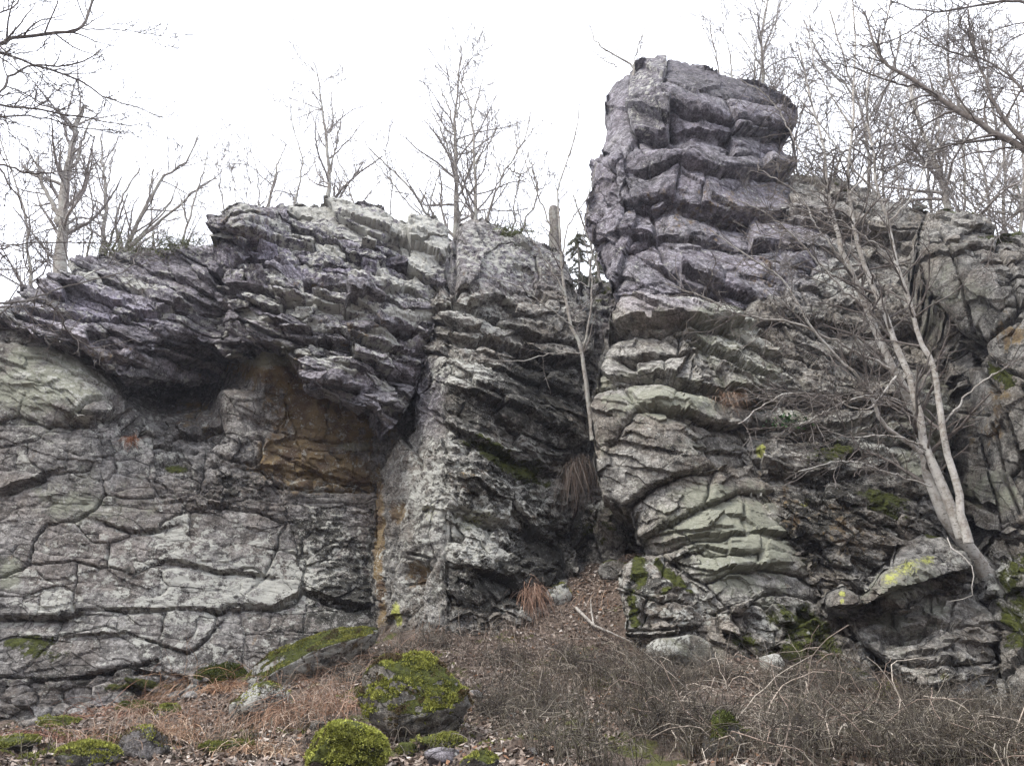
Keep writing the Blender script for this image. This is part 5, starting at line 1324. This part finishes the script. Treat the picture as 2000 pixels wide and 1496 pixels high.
# ------------------------------------------------------------------ trees
def bark_material(name, base, dark, pale, band=False, lichen=0.3):
    t = NT(name)
    n = t.noise(14.0, 6, 0.7); n2 = t.noise(3.0, 4, 0.6)
    col = t.mix(t.step(n, 0.33, 0.68), dark, base)
    col = t.mix(t.math('MULTIPLY', t.step(n2, 0.48, 0.62), lichen), col, pale)
    if band:
        s = t.noise(7.0, 4, 0.6, vec=t.mul(t.pos, (2.2, 2.2, 7.0)))
        col = t.mix(t.step(s, 0.60, 0.68), col, (0.075, 0.065, 0.055))
    col = t.mul(col, t.attr('tint')[4])
    return t.done(col, 0.85, t.bump(n, 0.5, 0.015))

M_BIRCH = bark_material('birch_bark', (0.47, 0.455, 0.425), (0.24, 0.21, 0.18), (0.58, 0.57, 0.54), True, .7)
M_BARK = bark_material('grey_bark', (0.36, 0.34, 0.31), (0.17, 0.15, 0.13), (0.42, 0.43, 0.39), False, .6)
M_TWIG = bark_material('twig_bark', (0.185, 0.165, 0.15), (0.085, 0.07, 0.064), (0.26, 0.25, 0.23), False, .4)

M_HAZEDTWIG = bark_material('hazed_twig_bark', (0.33, 0.305, 0.285), (0.16, 0.14, 0.13), (0.40, 0.39, 0.37), False, .4)  # twig bark lightened for distant trees, bright sky veil put into the colour

def spline(pts, n):
    """Catmull-Rom resample"""
    p = np.asarray(pts, float)
    if len(p) == 2: return p[0] + (p[1] - p[0]) * np.linspace(0, 1, n)[:, None]
    q = np.vstack([2 * p[0] - p[1], p, 2 * p[-1] - p[-2]])
    t = np.linspace(0, len(p) - 1 - 1e-6, n); i = t.astype(int); f = (t - i)[:, None]
    a, b, c, d = q[i], q[i + 1], q[i + 2], q[i + 3]
    return 0.5 * (2 * b + (c - a) * f + (2 * a - 5 * b + 4 * c - d) * f ** 2 + (3 * b - a - 3 * c + d) * f ** 3)

def traced(rng, pix, Y0, Y1, w0, w1, n=16, wob=.02):
    """a stem traced through photo pixels at real distances Y0..Y1, widths in pixels -> points, radii"""
    m = len(pix)
    Ys = np.linspace(Y0, Y1, m)
    P = spline(at([a[0] for a in pix], [a[1] for a in pix], Ys), n)
    P[1:] += rng.normal(size=(n - 1, 3)) * wob
    w = w0 + (w1 - w0) * np.linspace(0, 1, n) ** .6
    return P, w * np.linspace(Y0, Y1, n) / F / 2

def side_shoots(rng, P, R, per_m, ratio, up=.25, ang=(25, 65), t0=.15, maxlen=2.0, minlen=.12, rk=.55, n=7, wander=.22, bias=None, lenabs=None):
    L = np.linalg.norm(np.diff(P, axis=0), axis=1); S = np.concatenate([[0], np.cumsum(L)]); tot = S[-1]
    k = rng.poisson(per_m * tot * (1 - t0))
    out = []
    for _ in range(k):
        t = t0 + (1 - t0) * rng.random() ** .85
        s = t * tot; i = min(int(np.searchsorted(S, s)) - 1, len(P) - 2); i = max(i, 0)
        f = (s - S[i]) / (L[i] + 1e-9)
        p = P[i] * (1 - f) + P[i + 1] * f; r = R[i] * (1 - f) + R[i + 1] * f
        T = (P[i + 1] - P[i]) / (L[i] + 1e-9)
        v = rng.normal(size=3); v -= T * (v @ T); v /= np.linalg.norm(v) + 1e-9
        a = math.radians(rng.uniform(*ang))
        d = T * math.cos(a) + v * math.sin(a)
        if bias is not None: d = d + np.array(bias) * rng.uniform(.3, 1)
        ln = (lenabs if lenabs else tot) * ratio * (1 - .62 * t) * rng.uniform(.55, 1.25)
        ln = min(ln, maxlen)
        if ln < minlen: continue
        st = rng.normal(size=(n - 1, 3)) * wander
        dirs = d + np.cumsum(st, 0) * .8 + np.array([0, 0, up]) * np.linspace(0, 1, n - 1)[:, None]
        dirs /= np.linalg.norm(dirs, axis=1, keepdims=True)
        Q = np.vstack([p, p + np.cumsum(dirs, 0) * ln / (n - 1)])
        r0 = min(r * rk, .012 + ln * .018)
        out.append((Q, np.linspace(r0, max(r0 * .3, .0028), n)))
    return out

def crown(rng, stems, spec, rmin=.0035, sides=(5, 4, 3, 3)):
    """spec: list of dicts for side_shoots, level by level. returns Tubes per level"""
    lv = []
    cur = stems
    for k, sp in enumerate(spec):
        nxt = []
        for P, R in cur: nxt += side_shoots(rng, P, R, **sp)
        T = Tubes()
        for P, R in nxt: T.add(P, np.maximum(R, rmin), sides[min(k, len(sides) - 1)], np.ones(3) * rng.uniform(.8, 1.2))
        lv.append(T); cur = nxt
    return lv

NTREE = [0]
def bare_tree(name, label, stems, Y, spec, mat=None, cat='tree', group=None, seed=1, limb_from=1, rmin=.006, root_z=None, n=16, wob=.02, twig_mat=None, base=None, part0='trunk', taper_root=True):
    """stems: list of (pixels, w0, w1[, Y0, Y1]); the first is the trunk. root_z: carry the trunk straight down to the soil"""
    rng = np.random.default_rng(seed)
    tr = []
    for k, s in enumerate(stems):
        y0, y1 = (s[3], s[4]) if len(s) > 4 else (Y, Y)
        P, R = traced(rng, s[0], y0, y1, s[1], s[2], n, wob)
        if k < limb_from and root_z is not None and P[0, 2] > root_z:
            P = np.vstack([[P[0, 0], P[0, 1], root_z], P]); R = np.concatenate([[R[0] * 1.15], R])
        tr.append((P, R))
    b = tr[0][0][0] if base is None else base
    root = thing(name, b, label, cat, group)
    for k, (P, R) in enumerate(tr):
        T = Tubes(); T.add(P, R, 10 if R[0] > .05 else 7)
        T.build(part0 if k < limb_from else 'limb', mat or M_BARK, root)
    lv = crown(rng, tr, spec, rmin)
    T = Tubes()
    for t in lv:
        for key, L in t.b.items(): T.b.setdefault(key, []).extend(L)
    T.build('crown', twig_mat or (M_HAZEDTWIG if Y > 16 else M_TWIG), root)
    NTREE[0] += 1
    return root

def S(per_m, ratio, up=.25, **k): return dict(per_m=per_m, ratio=ratio, up=up, **k)
FAR = [S(3.4, .45, .3, maxlen=2.4), S(5.5, .45, .2, maxlen=1.0), S(7, .5, .1, maxlen=.45, n=5)]
BUSH = [S(3.0, .5, .35, maxlen=1.6), S(5, .45, .2, maxlen=.7), S(6, .5, .1, maxlen=.35, n=5)]
G_TOP = 'bare trees along the cliff top'
RZ = 9.6
# trees on the rim, left to right
bare_tree('bare_tree', 'thick forked trunk on the left rim, its top lost among bare branches', [([(119,545),(122,420),(136,315),(150,245),(166,205)],32,8),([(118,440),(104,400),(87,367),(70,308)],18,6),([(136,330),(150,320),(160,280),(180,230)],12,4)], 17.2, FAR, root_z=RZ, seed=101, group=G_TOP)
bare_tree('bare_tree', 'slim leafless tree right behind the thick forked trunk, rising in two bends', [([(199,500),(206,385),(199,315),(199,262)],13,3),([(206,400),(214,340),(226,290)],7,2),([(205,430),(190,400),(182,350)],6,2)], 18, FAR, root_z=RZ, seed=102, group=G_TOP)
bare_tree('bare_tree', 'many-stemmed bare shrub tree fanning to the right over the left rim', [([(240,500),(280,413),(315,350),(364,315),(388,262)],12,3),([(245,490),(315,430),(385,371),(413,353)],10,3),([(235,490),(228,430),(240,380),(275,330)],9,3),([(250,480),(285,400),(300,330)],7,2),([(262,470),(330,400),(350,340)],7,2)], 17.6, BUSH, root_z=RZ, seed=103, group=G_TOP, limb_from=1)
bare_tree('bare_tree', 'single curved sapling at the notch beside the jutting slab', [([(350,490),(381,385),(398,330),(406,290)],7,2),([(365,430),(350,380),(336,340)],5,2)], 17, BUSH, root_z=RZ, seed=104, group=G_TOP)
bare_tree('bare_tree', 'thicker of the thin saplings on the jutting slab, leaning right', [([(520,420),(539,336),(548,310),(558,280)],8,2)], 18.2, BUSH, root_z=RZ, seed=105, group=G_TOP)
bare_tree('bare_tree', 'thin upright sapling on the jutting slab beside the thicker leaning one', [([(505,415),(503,340),(490,290)],4,1.5)], 18.2, BUSH, root_z=RZ, seed=205, group=G_TOP)
bare_tree('bare_tree', 'wispy stem at the left end of the saplings on the jutting slab', [([(465,420),(455,350),(448,310)],3.5,1.5)], 18.2, BUSH, root_z=RZ, seed=206, group=G_TOP)
bare_tree('bare_tree', 'wispy stem crossing rightward among the saplings on the jutting slab', [([(478,420),(490,370),(476,310)],3,1.2)], 18.2, BUSH, root_z=RZ, seed=207, group=G_TOP)
bare_tree('bare_tree', 'wispy sapling with a kinked stem just left of the slender upright tree', [([(572,410),(591,318),(575,260),(567,205)],6,2),([(585,345),(560,360),(545,390)],3,1.5)], 18.2, BUSH, root_z=RZ, seed=106, group=G_TOP)
bare_tree('bare_tree', 'slender upright tree forking high above the slaty overhang', [([(638,410),(643,332),(633,245),(626,190),(617,130)],14,2.5),([(643,340),(658,280),(672,203)],7,2),([(636,270),(650,240),(648,180)],5,2)], 18.5, FAR, root_z=RZ, seed=107, group=G_TOP)
bare_tree('bare_tree', 'dark thin stem leaning left, right beside the slender upright tree', [([(692,470),(684,380),(658,308),(640,250)],6,2),([(668,335),(690,325),(715,312)],2.5,1.2)], 16.5, BUSH, root_z=RZ, seed=108, group=G_TOP)
bare_tree('bare_tree', 'pair of stems leaning far to the left in the dip of the rim', [([(845,440),(804,371),(745,315),(712,278)],7,2.5),([(838,440),(800,400),(760,350),(720,300)],5,2),([(836,430),(850,360),(862,330)],4.5,2),([(822,400),(838,350),(846,310)],4,1.5)], 18, BUSH, root_z=RZ, seed=109, group=G_TOP)
bare_tree('bare_tree', 'tallest pale straight tree on the central rim', [([(891,445),(891,332),(889,245),(895,157),(901,88)],16,2.5),([(889,260),(868,190),(848,150)],6,2),([(890,350),(860,250),(830,200)],6,2),([(893,230),(905,150),(915,120)],5,2),([(895,430),(920,375),(960,340)],6,2)], 18, FAR, root_z=RZ, seed=110, group=G_TOP)
bare_tree('bare_tree', 'darker straight tree right beside the tallest pale one', [([(930,440),(928,332),(922,227),(909,182),(888,133)],10,2.5),([(923,230),(936,180),(944,150)],5,2),([(928,320),(960,270),(975,215)],5,2),([(928,300),(900,270),(880,255)],4,2)], 17.2, FAR, root_z=RZ, seed=111, group=G_TOP)
bare_tree('bare_tree', 'dark sinuous tree leaning right above the pillar', [([(952,430),(972,364),(993,325),(1024,273),(1035,220)],7,2.5),([(980,350),(965,300),(960,260)],4,2),([(993,330),(1020,340),(1045,320)],4,1.5),([(1010,300),(1005,250),(1000,215)],3.5,1.5)], 16.6, BUSH + [], root_z=RZ, seed=112, group=G_TOP)
bare_tree('bare_tree', 'forked sapling bending left then right over the pillar top', [([(1014,460),(1049,378),(1040,330),(1030,290)],6,2),([(1075,440),(1049,378),(1020,300),(1005,230)],5,1.5),([(1050,375),(1080,350),(1090,320)],3,1.5)], 17, BUSH, root_z=RZ, seed=113, group=G_TOP)
bare_tree('bare_tree', 'small crooked tree on the left shoulder of the tower, spreading left', [([(1238,150),(1234,128),(1196,105),(1165,85),(1152,50)],9,2.5),([(1238,135),(1245,98),(1258,60),(1266,25)],5,2),([(1205,130),(1180,118),(1160,98)],4,2)], 16.9, BUSH, seed=114, group=G_TOP)
bare_tree('bare_tree', 'tall thin tree behind the right shoulder of the tower, reaching the top of the photo', [([(1489,175),(1489,70),(1500,0),(1505,-60)],10,3),([(1488,110),(1515,40),(1530,-20)],6,2)], 17.8, FAR, root_z=RZ, seed=115, group=G_TOP)
bare_tree('bare_tree', 'short bare stem left of the others on top of the tower', [([(1405,150),(1391,70),(1386,35)],5,2)], 17.8, BUSH, root_z=RZ, seed=215, group=G_TOP)
bare_tree('bare_tree', 'slightly curved bare stem in the middle of the tower top', [([(1430,150),(1422,90),(1405,50)],5,2)], 17.8, BUSH, root_z=RZ, seed=216, group=G_TOP)
bare_tree('bare_tree', 'bare stem pressed close to the left of the tall thin tree on the tower', [([(1474,165),(1475,110),(1468,60)],6,2)], 17.8, BUSH, root_z=RZ, seed=217, group=G_TOP)
bare_tree('bare_tree', 'grey trunk slanting left behind the far right stack', [([(1858,430),(1840,355),(1815,290),(1790,224),(1778,170)],20,6),([(1840,350),(1800,320),(1760,270),(1740,220)],8,3),([(1820,300),(1835,250),(1830,180)],8,3),([(1850,390),(1880,340),(1930,345)],6,2)], 17, FAR, root_z=RZ, seed=116, group=G_TOP)
bare_tree('bare_tree', 'thin dark upright stem right beside the slanting grey trunk', [([(1882,430),(1884,300),(1880,200)],7,3)], 16.5, FAR, root_z=RZ, seed=117, group=G_TOP)
bare_tree('bare_tree', 'thin dark stem leaning right over the dome of the far right stack', [([(1900,420),(1950,340),(2000,240)],6,2)], 16.5, FAR, root_z=RZ, seed=218, group=G_TOP)
bare_tree('bare_tree', 'thin straight stem left of the slanting grey trunk, behind the saddle', [([(1760,430),(1750,300),(1745,200)],5,2)], 16.5, FAR, root_z=RZ, seed=219, group=G_TOP)
bare_tree('bare_tree', 'curved grey tree with an arching low limb behind the saddle right of the tower', [([(1630,380),(1640,310),(1690,260),(1690,200)],8,4),([(1640,315),(1610,300),(1575,330)],6,3)], 18, FAR, root_z=RZ, seed=118, group=G_TOP)
bare_tree('bare_tree', 'dark stem hugging the right flank of the tower', [([(1560,370),(1548,310),(1560,240),(1590,150)],6,3)], 18, FAR, root_z=RZ, seed=221, group=G_TOP)
bare_tree('bare_tree', 'pale tree crown thick with fine twigs right behind the birch tops', [([(1700,400),(1690,250),(1650,120),(1620,20)],9,4),([(1690,250),(1740,150),(1760,60)],7,3),([(1670,190),(1600,110),(1570,40)],6,3)], 19, FAR, root_z=RZ, seed=119, group=G_TOP)
bare_tree('bare_tree', 'pale twiggy tree behind the thick slanting limb at the upper right', [([(1960,440),(1960,300),(1930,180),(1940,60)],9,4),([(1950,260),(1990,180),(2010,100)],6,3)], 19, FAR, root_z=RZ, seed=220, group=G_TOP)
bare_tree('broken_trunk', 'thick pale broken trunk standing in the gap between pillar and tower', [([(1086,540),(1084,470),(1082,408)],30,26)], 18.5, [S(1.2, .5, .2, maxlen=.8), S(4, .5, .1, maxlen=.4)], root_z=RZ, seed=120)
bare_tree('bare_tree', 'thin tree in the gap leaning left away from the tower', [([(1180,570),(1160,500),(1140,440),(1120,380)],8,3)], 18.2, FAR, root_z=RZ, seed=121, group=G_TOP)
bare_tree('bare_tree', 'thin tree in the gap leaning right against the tower', [([(1150,560),(1165,450),(1190,400)],5,2)], 18.2, BUSH, root_z=RZ, seed=222, group=G_TOP)

# the slender tree growing up out of the gully
bare_tree('gully_tree', 'slender grey tree growing from the gully and leaning left in front of the gap',
  [([(1158,860),(1154,823),(1147,770),(1143,725),(1136,683),(1115,634),(1105,578),(1098,515),(1092,448),(1090,385),(1094,350),(1115,290),(1130,227),(1130,185)],13,2.5,13.6,13.0),
   ([(1136,690),(1150,630),(1157,567),(1152,515),(1140,460),(1150,400)],6,2.2,13.5,13.0),([(1105,580),(1080,530),(1040,470),(1010,430)],5,2,13.1,12.7),([(1120,640),(1070,600),(1010,560),(950,540)],4.5,2,13.2,12.4),([(1098,500),(1110,440),(1150,380),(1165,320)],5,2,13.0,12.8),([(1136,690),(1080,690),(1010,705),(930,700)],3.5,1.6,13.3,12.2)],
  13.2, [S(3.4, .38, .1, maxlen=1.5, lenabs=3.2), S(4.6, .5, .05, maxlen=.7), S(5, .5, 0, maxlen=.35, n=5)], seed=130, rmin=.0045, n=22, wob=.012)

# the big birch
bare_tree('birch_tree', 'big birch with several pale leaning trunks rooted behind the yellow ledge block',
  [([(1950,1150),(1925,1115),(1896,1075),(1868,1040),(1839,1000),(1818,946),(1800,865),(1780,795),(1752,732),(1734,704),(1702,627),(1678,567),(1650,505),(1640,469),(1625,420),(1617,367),(1613,320),(1600,255),(1580,180),(1560,90)],38,4,12.0,11.2),
   ([(1880,1050),(1860,998),(1832,928),(1807,872),(1797,823),(1786,774),(1758,697),(1737,637),(1713,574),(1685,505),(1667,437),(1657,367),(1657,315),(1664,245),(1669,157),(1671,70),(1664,-20)],25,4,11.6,11.2),
   ([(1892,1060),(1878,1010),(1870,952),(1849,882),(1839,812),(1828,753),(1821,711),(1800,676),(1786,620),(1769,567),(1751,515),(1734,430),(1713,371),(1706,297),(1692,210),(1695,157),(1720,80),(1742,-10)],19,4,11.4,10.9),
   ([(1800,885),(1730,830),(1695,760),(1671,732),(1615,676),(1580,634),(1552,581),(1517,536),(1433,483),(1390,450)],11,2.5,11.5,10.7),
   ([(1738,720),(1678,690),(1608,655),(1541,627),(1447,616),(1387,585),(1300,553)],8,2.2,11.4,10.6),
   ([(1750,735),(1690,800),(1600,770),(1520,775),(1440,830)],5,2,11.4,10.7),([(1690,600),(1640,560),(1560,470),(1500,420),(1440,390)],7,2.2,11.4,10.7),([(1655,520),(1600,450),(1560,380),(1480,330)],6,2,11.3,10.8),
   ([(1660,380),(1700,330),(1740,330),(1800,270),(1850,200)],6,2.5,11.2,11),([(1618,370),(1580,330),(1540,250),(1500,190),(1440,150)],6,2,11.3,10.9),([(1713,380),(1660,320),(1600,240),(1540,170)],7,2.5,11,10.6),
   ([(1735,440),(1790,370),(1820,300),(1900,240)],6,2.5,11,10.8),([(1840,830),(1900,760),(1960,720),(2010,690)],5,2,11.4,10.8),([(1752,520),(1700,470),(1610,420),(1520,400)],5,2,11,10.4),([(1664,250),(1620,180),(1590,120),(1580,30)],6,2.5,11.2,11),
   ([(1700,290),(1760,230),(1790,150),(1800,60)],6,2.5,11,10.8),([(1780,790),(1700,770),(1620,800),(1560,830)],4,1.8,11.5,10.9),([(1820,950),(1730,920),(1650,900),(1560,920)],4,1.8,11.5,10.9),([(1800,870),(1740,850),(1640,850),(1560,800)],5,1.8,11.5,10.9)],
  11.5, [S(5.6, .38, .05, maxlen=1.7, lenabs=4.0), S(8.5, .48, .02, maxlen=.75), S(6.5, .5, 0, maxlen=.35, n=5)], mat=M_BIRCH, seed=131, limb_from=3, rmin=.005, n=30, wob=.012)

for k, (pix, w, Yk, lab) in enumerate([
  ([(1560,345),(1540,250),(1500,150),(1440,60)],6,17.6,'thin twiggy sapling leaning left beside the right flank of the tower'),
  ([(1730,430),(1725,330),(1740,200),(1790,60)],8,18.6,'bare sapling behind the saddle, its top spreading right'),
  ([(1820,440),(1815,300),(1850,160),(1900,40)],9,19.5,'bare tree rising behind the left end of the far right stack'),
  ([(1935,450),(1920,330),(1880,210),(1840,90)],8,18.8,'bare tree over the dome of the far right stack, leaning left'),
  ([(1990,470),(2000,330),(1985,200),(1960,90)],9,18,'bare tree at the right edge above the far right stack'),
  ([(60,560),(50,430),(20,330),(-20,220)],8,18,'bare tree leaning left at the left edge of the rim'),
  ([(165,520),(180,440),(170,350),(150,290)],6,18.6,'thin bare stem between the thick forked trunk and the slim bent tree'),
  ([(300,490),(296,400),(300,330)],5,18.6,'small twiggy sapling inside the fan of stems on the left rim'),
  ([(440,420),(430,360),(425,310)],4,18.6,'tiny bare sapling at the left end of the jutting slab'),
  ([(760,430),(765,360),(750,290)],4,18.5,'tiny bare sapling on the dark end of the slab ridge'),
  ([(1000,455),(1010,370),(1030,300)],5,18.6,'thin sapling among the forked ones over the pillar')]):
    bare_tree('bare_tree', lab, [(pix, w, 2.2)], Yk, FAR if w > 5.5 else BUSH, root_z=RZ, seed=160 + k, group=G_TOP)

# near trees whose trunks stand beyond the frame: their limbs hang in at both upper corners
bare_tree('overhanging_tree', 'dark near branches hanging into the upper left corner from a tree beyond the frame',
  [([(-330,1150),(-320,700),(-300,300),(-280,-100)],70,40,8.2,8.2),([(-300,240),(-150,140),(0,88),(31,75),(140,63),(164,45),(185,0),(200,-50)],16,5,8.2,9),([(150,56),(245,60),(318,70)],4,1.6,9,9.2),
   ([(-300,160),(-120,80),(0,105),(70,126),(154,157),(210,192),(266,210),(325,234)],12,2,8.2,9.4),([(-300,300),(-120,190),(0,206),(87,217),(168,231),(227,241),(290,248)],11,2,8.2,9.3),([(-290,340),(-100,240),(0,229),(84,231),(150,250),(238,257)],9,2,8.2,9.3),
   ([(-300,430),(-100,330),(0,322),(45,336),(98,339),(115,318)],9,3,8.2,9),([(-310,560),(-120,520),(0,486),(42,476),(203,476)],9,2.5,8.2,9.4),([(-290,260),(-80,200),(0,178),(21,147),(70,130),(161,122),(196,98)],12,3,8.2,9.2),
   ([(-310,680),(-100,610),(0,592),(52,588),(84,587),(119,620),(133,648),(189,690)],9,3,8.2,10.6),([(52,586),(140,557),(245,529),(270,490)],5,2,9.6,10.5),([(-290,100),(-120,20),(20,20),(50,-60)],9,3,8.2,9),([(0,330),(40,400),(60,450),(50,520)],5,2,9,9.2)],
  8.2, [S(7, .42, .12, maxlen=1.4, lenabs=3.4, t0=.25), S(9, .5, .05, maxlen=.6), S(7, .5, 0, maxlen=.28, n=5)], seed=140, rmin=.0048, n=20, wob=.012, mat=M_TWIG, base=None)
bare_tree('overhanging_tree', 'thick dark limb slanting up to the left from a tree beyond the upper right corner',
  [([(2330,1200),(2300,800),(2250,500),(2230,100)],80,46,8.5,8.5),([(2260,520),(2130,380),(2000,292),(1895,231),(1783,157),(1720,115),(1688,30)],30,5,8.5,9.2),([(2030,305),(1993,266),(1947,210),(1926,157),(1900,90),(1890,20)],14,4,8.7,9),
   ([(2230,200),(2100,60),(2000,7),(1930,7),(1825,25),(1737,3)],16,3,8.5,9.2),([(1895,231),(1860,170),(1850,90),(1860,0)],8,3,9,9.2),([(1800,170),(1740,160),(1660,130),(1600,120)],7,2,9.1,9.3),
   ([(2120,370),(2000,180),(1930,120),(1850,100),(1780,60)],9,3,8.6,9.2),([(1825,25),(1760,70),(1700,90),(1640,85)],5,2,9,9.3),([(2160,420),(2040,400),(1960,420),(1880,380)],7,2,8.6,9.2),([(1990,290),(1900,300),(1820,330),(1740,300)],6,2,8.8,9.3)],
  8.5, [S(6.5, .45, .1, maxlen=1.5, lenabs=3.3, t0=.2), S(9, .5, .05, maxlen=.6), S(7, .5, 0, maxlen=.28, n=5)], seed=141, rmin=.0048, n=20, wob=.012, mat=M_TWIG)

# ------------------------------------------------------------------ conifers seen in the gaps
def conifer(label, px, py_top, Y, seed, h=6.0):
    rng = np.random.default_rng(seed)
    top = at(px, py_top, Y)
    root = thing('conifer_tree', (top[0], top[1], RZ), label, 'tree')
    T = Tubes(); T.add(np.linspace([top[0], top[1], RZ], top, 6), np.linspace(.10, .02, 6), 7)
    T.build('trunk', M_BARK, root)
    Hh = top[2] - RZ
    V, Q, C = [], [], []; B = Tubes(); parts = []
    for k in range(130):
        t = rng.random() ** .8
        z = RZ + Hh * (1 - t)
        L = .25 + 1.25 * t
        az = rng.uniform(0, 2 * math.pi); d = np.array([math.cos(az), math.sin(az), -.15 - .2 * rng.random()])
        n = 7
        P = np.array([top[0], top[1], z]) + np.linspace(0, 1, n)[:, None] * d * L + np.array([0, 0, -.25]) * (np.linspace(0, 1, n)[:, None] ** 2) * L
        B.add(P, np.linspace(.012, .004, n), 3)
        m = 150
        tt = rng.random(m); q = P[0] + (P[-1] - P[0]) * tt[:, None]
        dd = rng.normal(size=(m, 3)) * .6 + d; dd /= np.linalg.norm(dd, axis=1, keepdims=True)
        ln = rng.uniform(.05, .14, m)
        PP = q[:, None, :] + dd[:, None, :] * (ln[:, None] * np.array([0, .6, 1]))[..., None]
        s = np.cross(dd, rng.normal(size=(m, 3))); s /= np.linalg.norm(s, axis=1, keepdims=True)
        c = np.array([.25, .26, .19]) * rng.uniform(.6, 1.4, (m, 1))  # needle green paled to paint in the sky glare
        parts.append(ribbons(PP, np.tile([.008, .009, .003], (m, 1)), s, c))
    B.build('limb', M_TWIG, root)
    v, q, c = join(parts)
    mesh_obj('needles', v, q, M_MOSS, root, False, {'tint': c}, 'stuff')
    return root
conifer('glare-paled evergreen seen in the gap between pillar and tower', 1128, 452, 19.5, 1)
conifer('small evergreen low in the gap beside the foot of the tower', 1165, 490, 20.5, 2)
conifer('evergreen behind the rim at the right edge', 1985, 360, 18.5, 3)
conifer('evergreen between the saddle and the far right stack', 1775, 372, 19.5, 4)
# ------------------------------------------------------------------ thin bluish volume added to imitate veiling lens glare
_me = bpy.data.meshes.new('glare_veil')
_x0, _x1, _y0, _y1, _z0, _z1 = -310, 310, -230, 610, -30, 75
_me.from_pydata([(x, y, z) for x in (_x0, _x1) for y in (_y0, _y1) for z in (_z0, _z1)], [], [(0, 1, 3, 2), (4, 6, 7, 5), (0, 4, 5, 1), (2, 3, 7, 6), (0, 2, 6, 4), (1, 5, 7, 3)])
_hm = bpy.data.materials.new('glare_veil_air'); _hm.use_nodes = True
_ht = _hm.node_tree; _ht.nodes.clear()
_ho = _ht.nodes.new('ShaderNodeOutputMaterial'); _hv = _ht.nodes.new('ShaderNodeVolumePrincipled')
_hv.inputs['Color'].default_value = (0.80, 0.84, 1.0, 1)
_hv.inputs['Density'].default_value = 0.0011
_hv.inputs['Anisotropy'].default_value = 0.3
_ht.links.new(_hv.outputs[0], _ho.inputs['Volume'])
_me.materials.append(_hm)
_hz = bpy.data.objects.new('glare_veil', _me); COL.objects.link(_hz); _hz['kind'] = 'stuff'
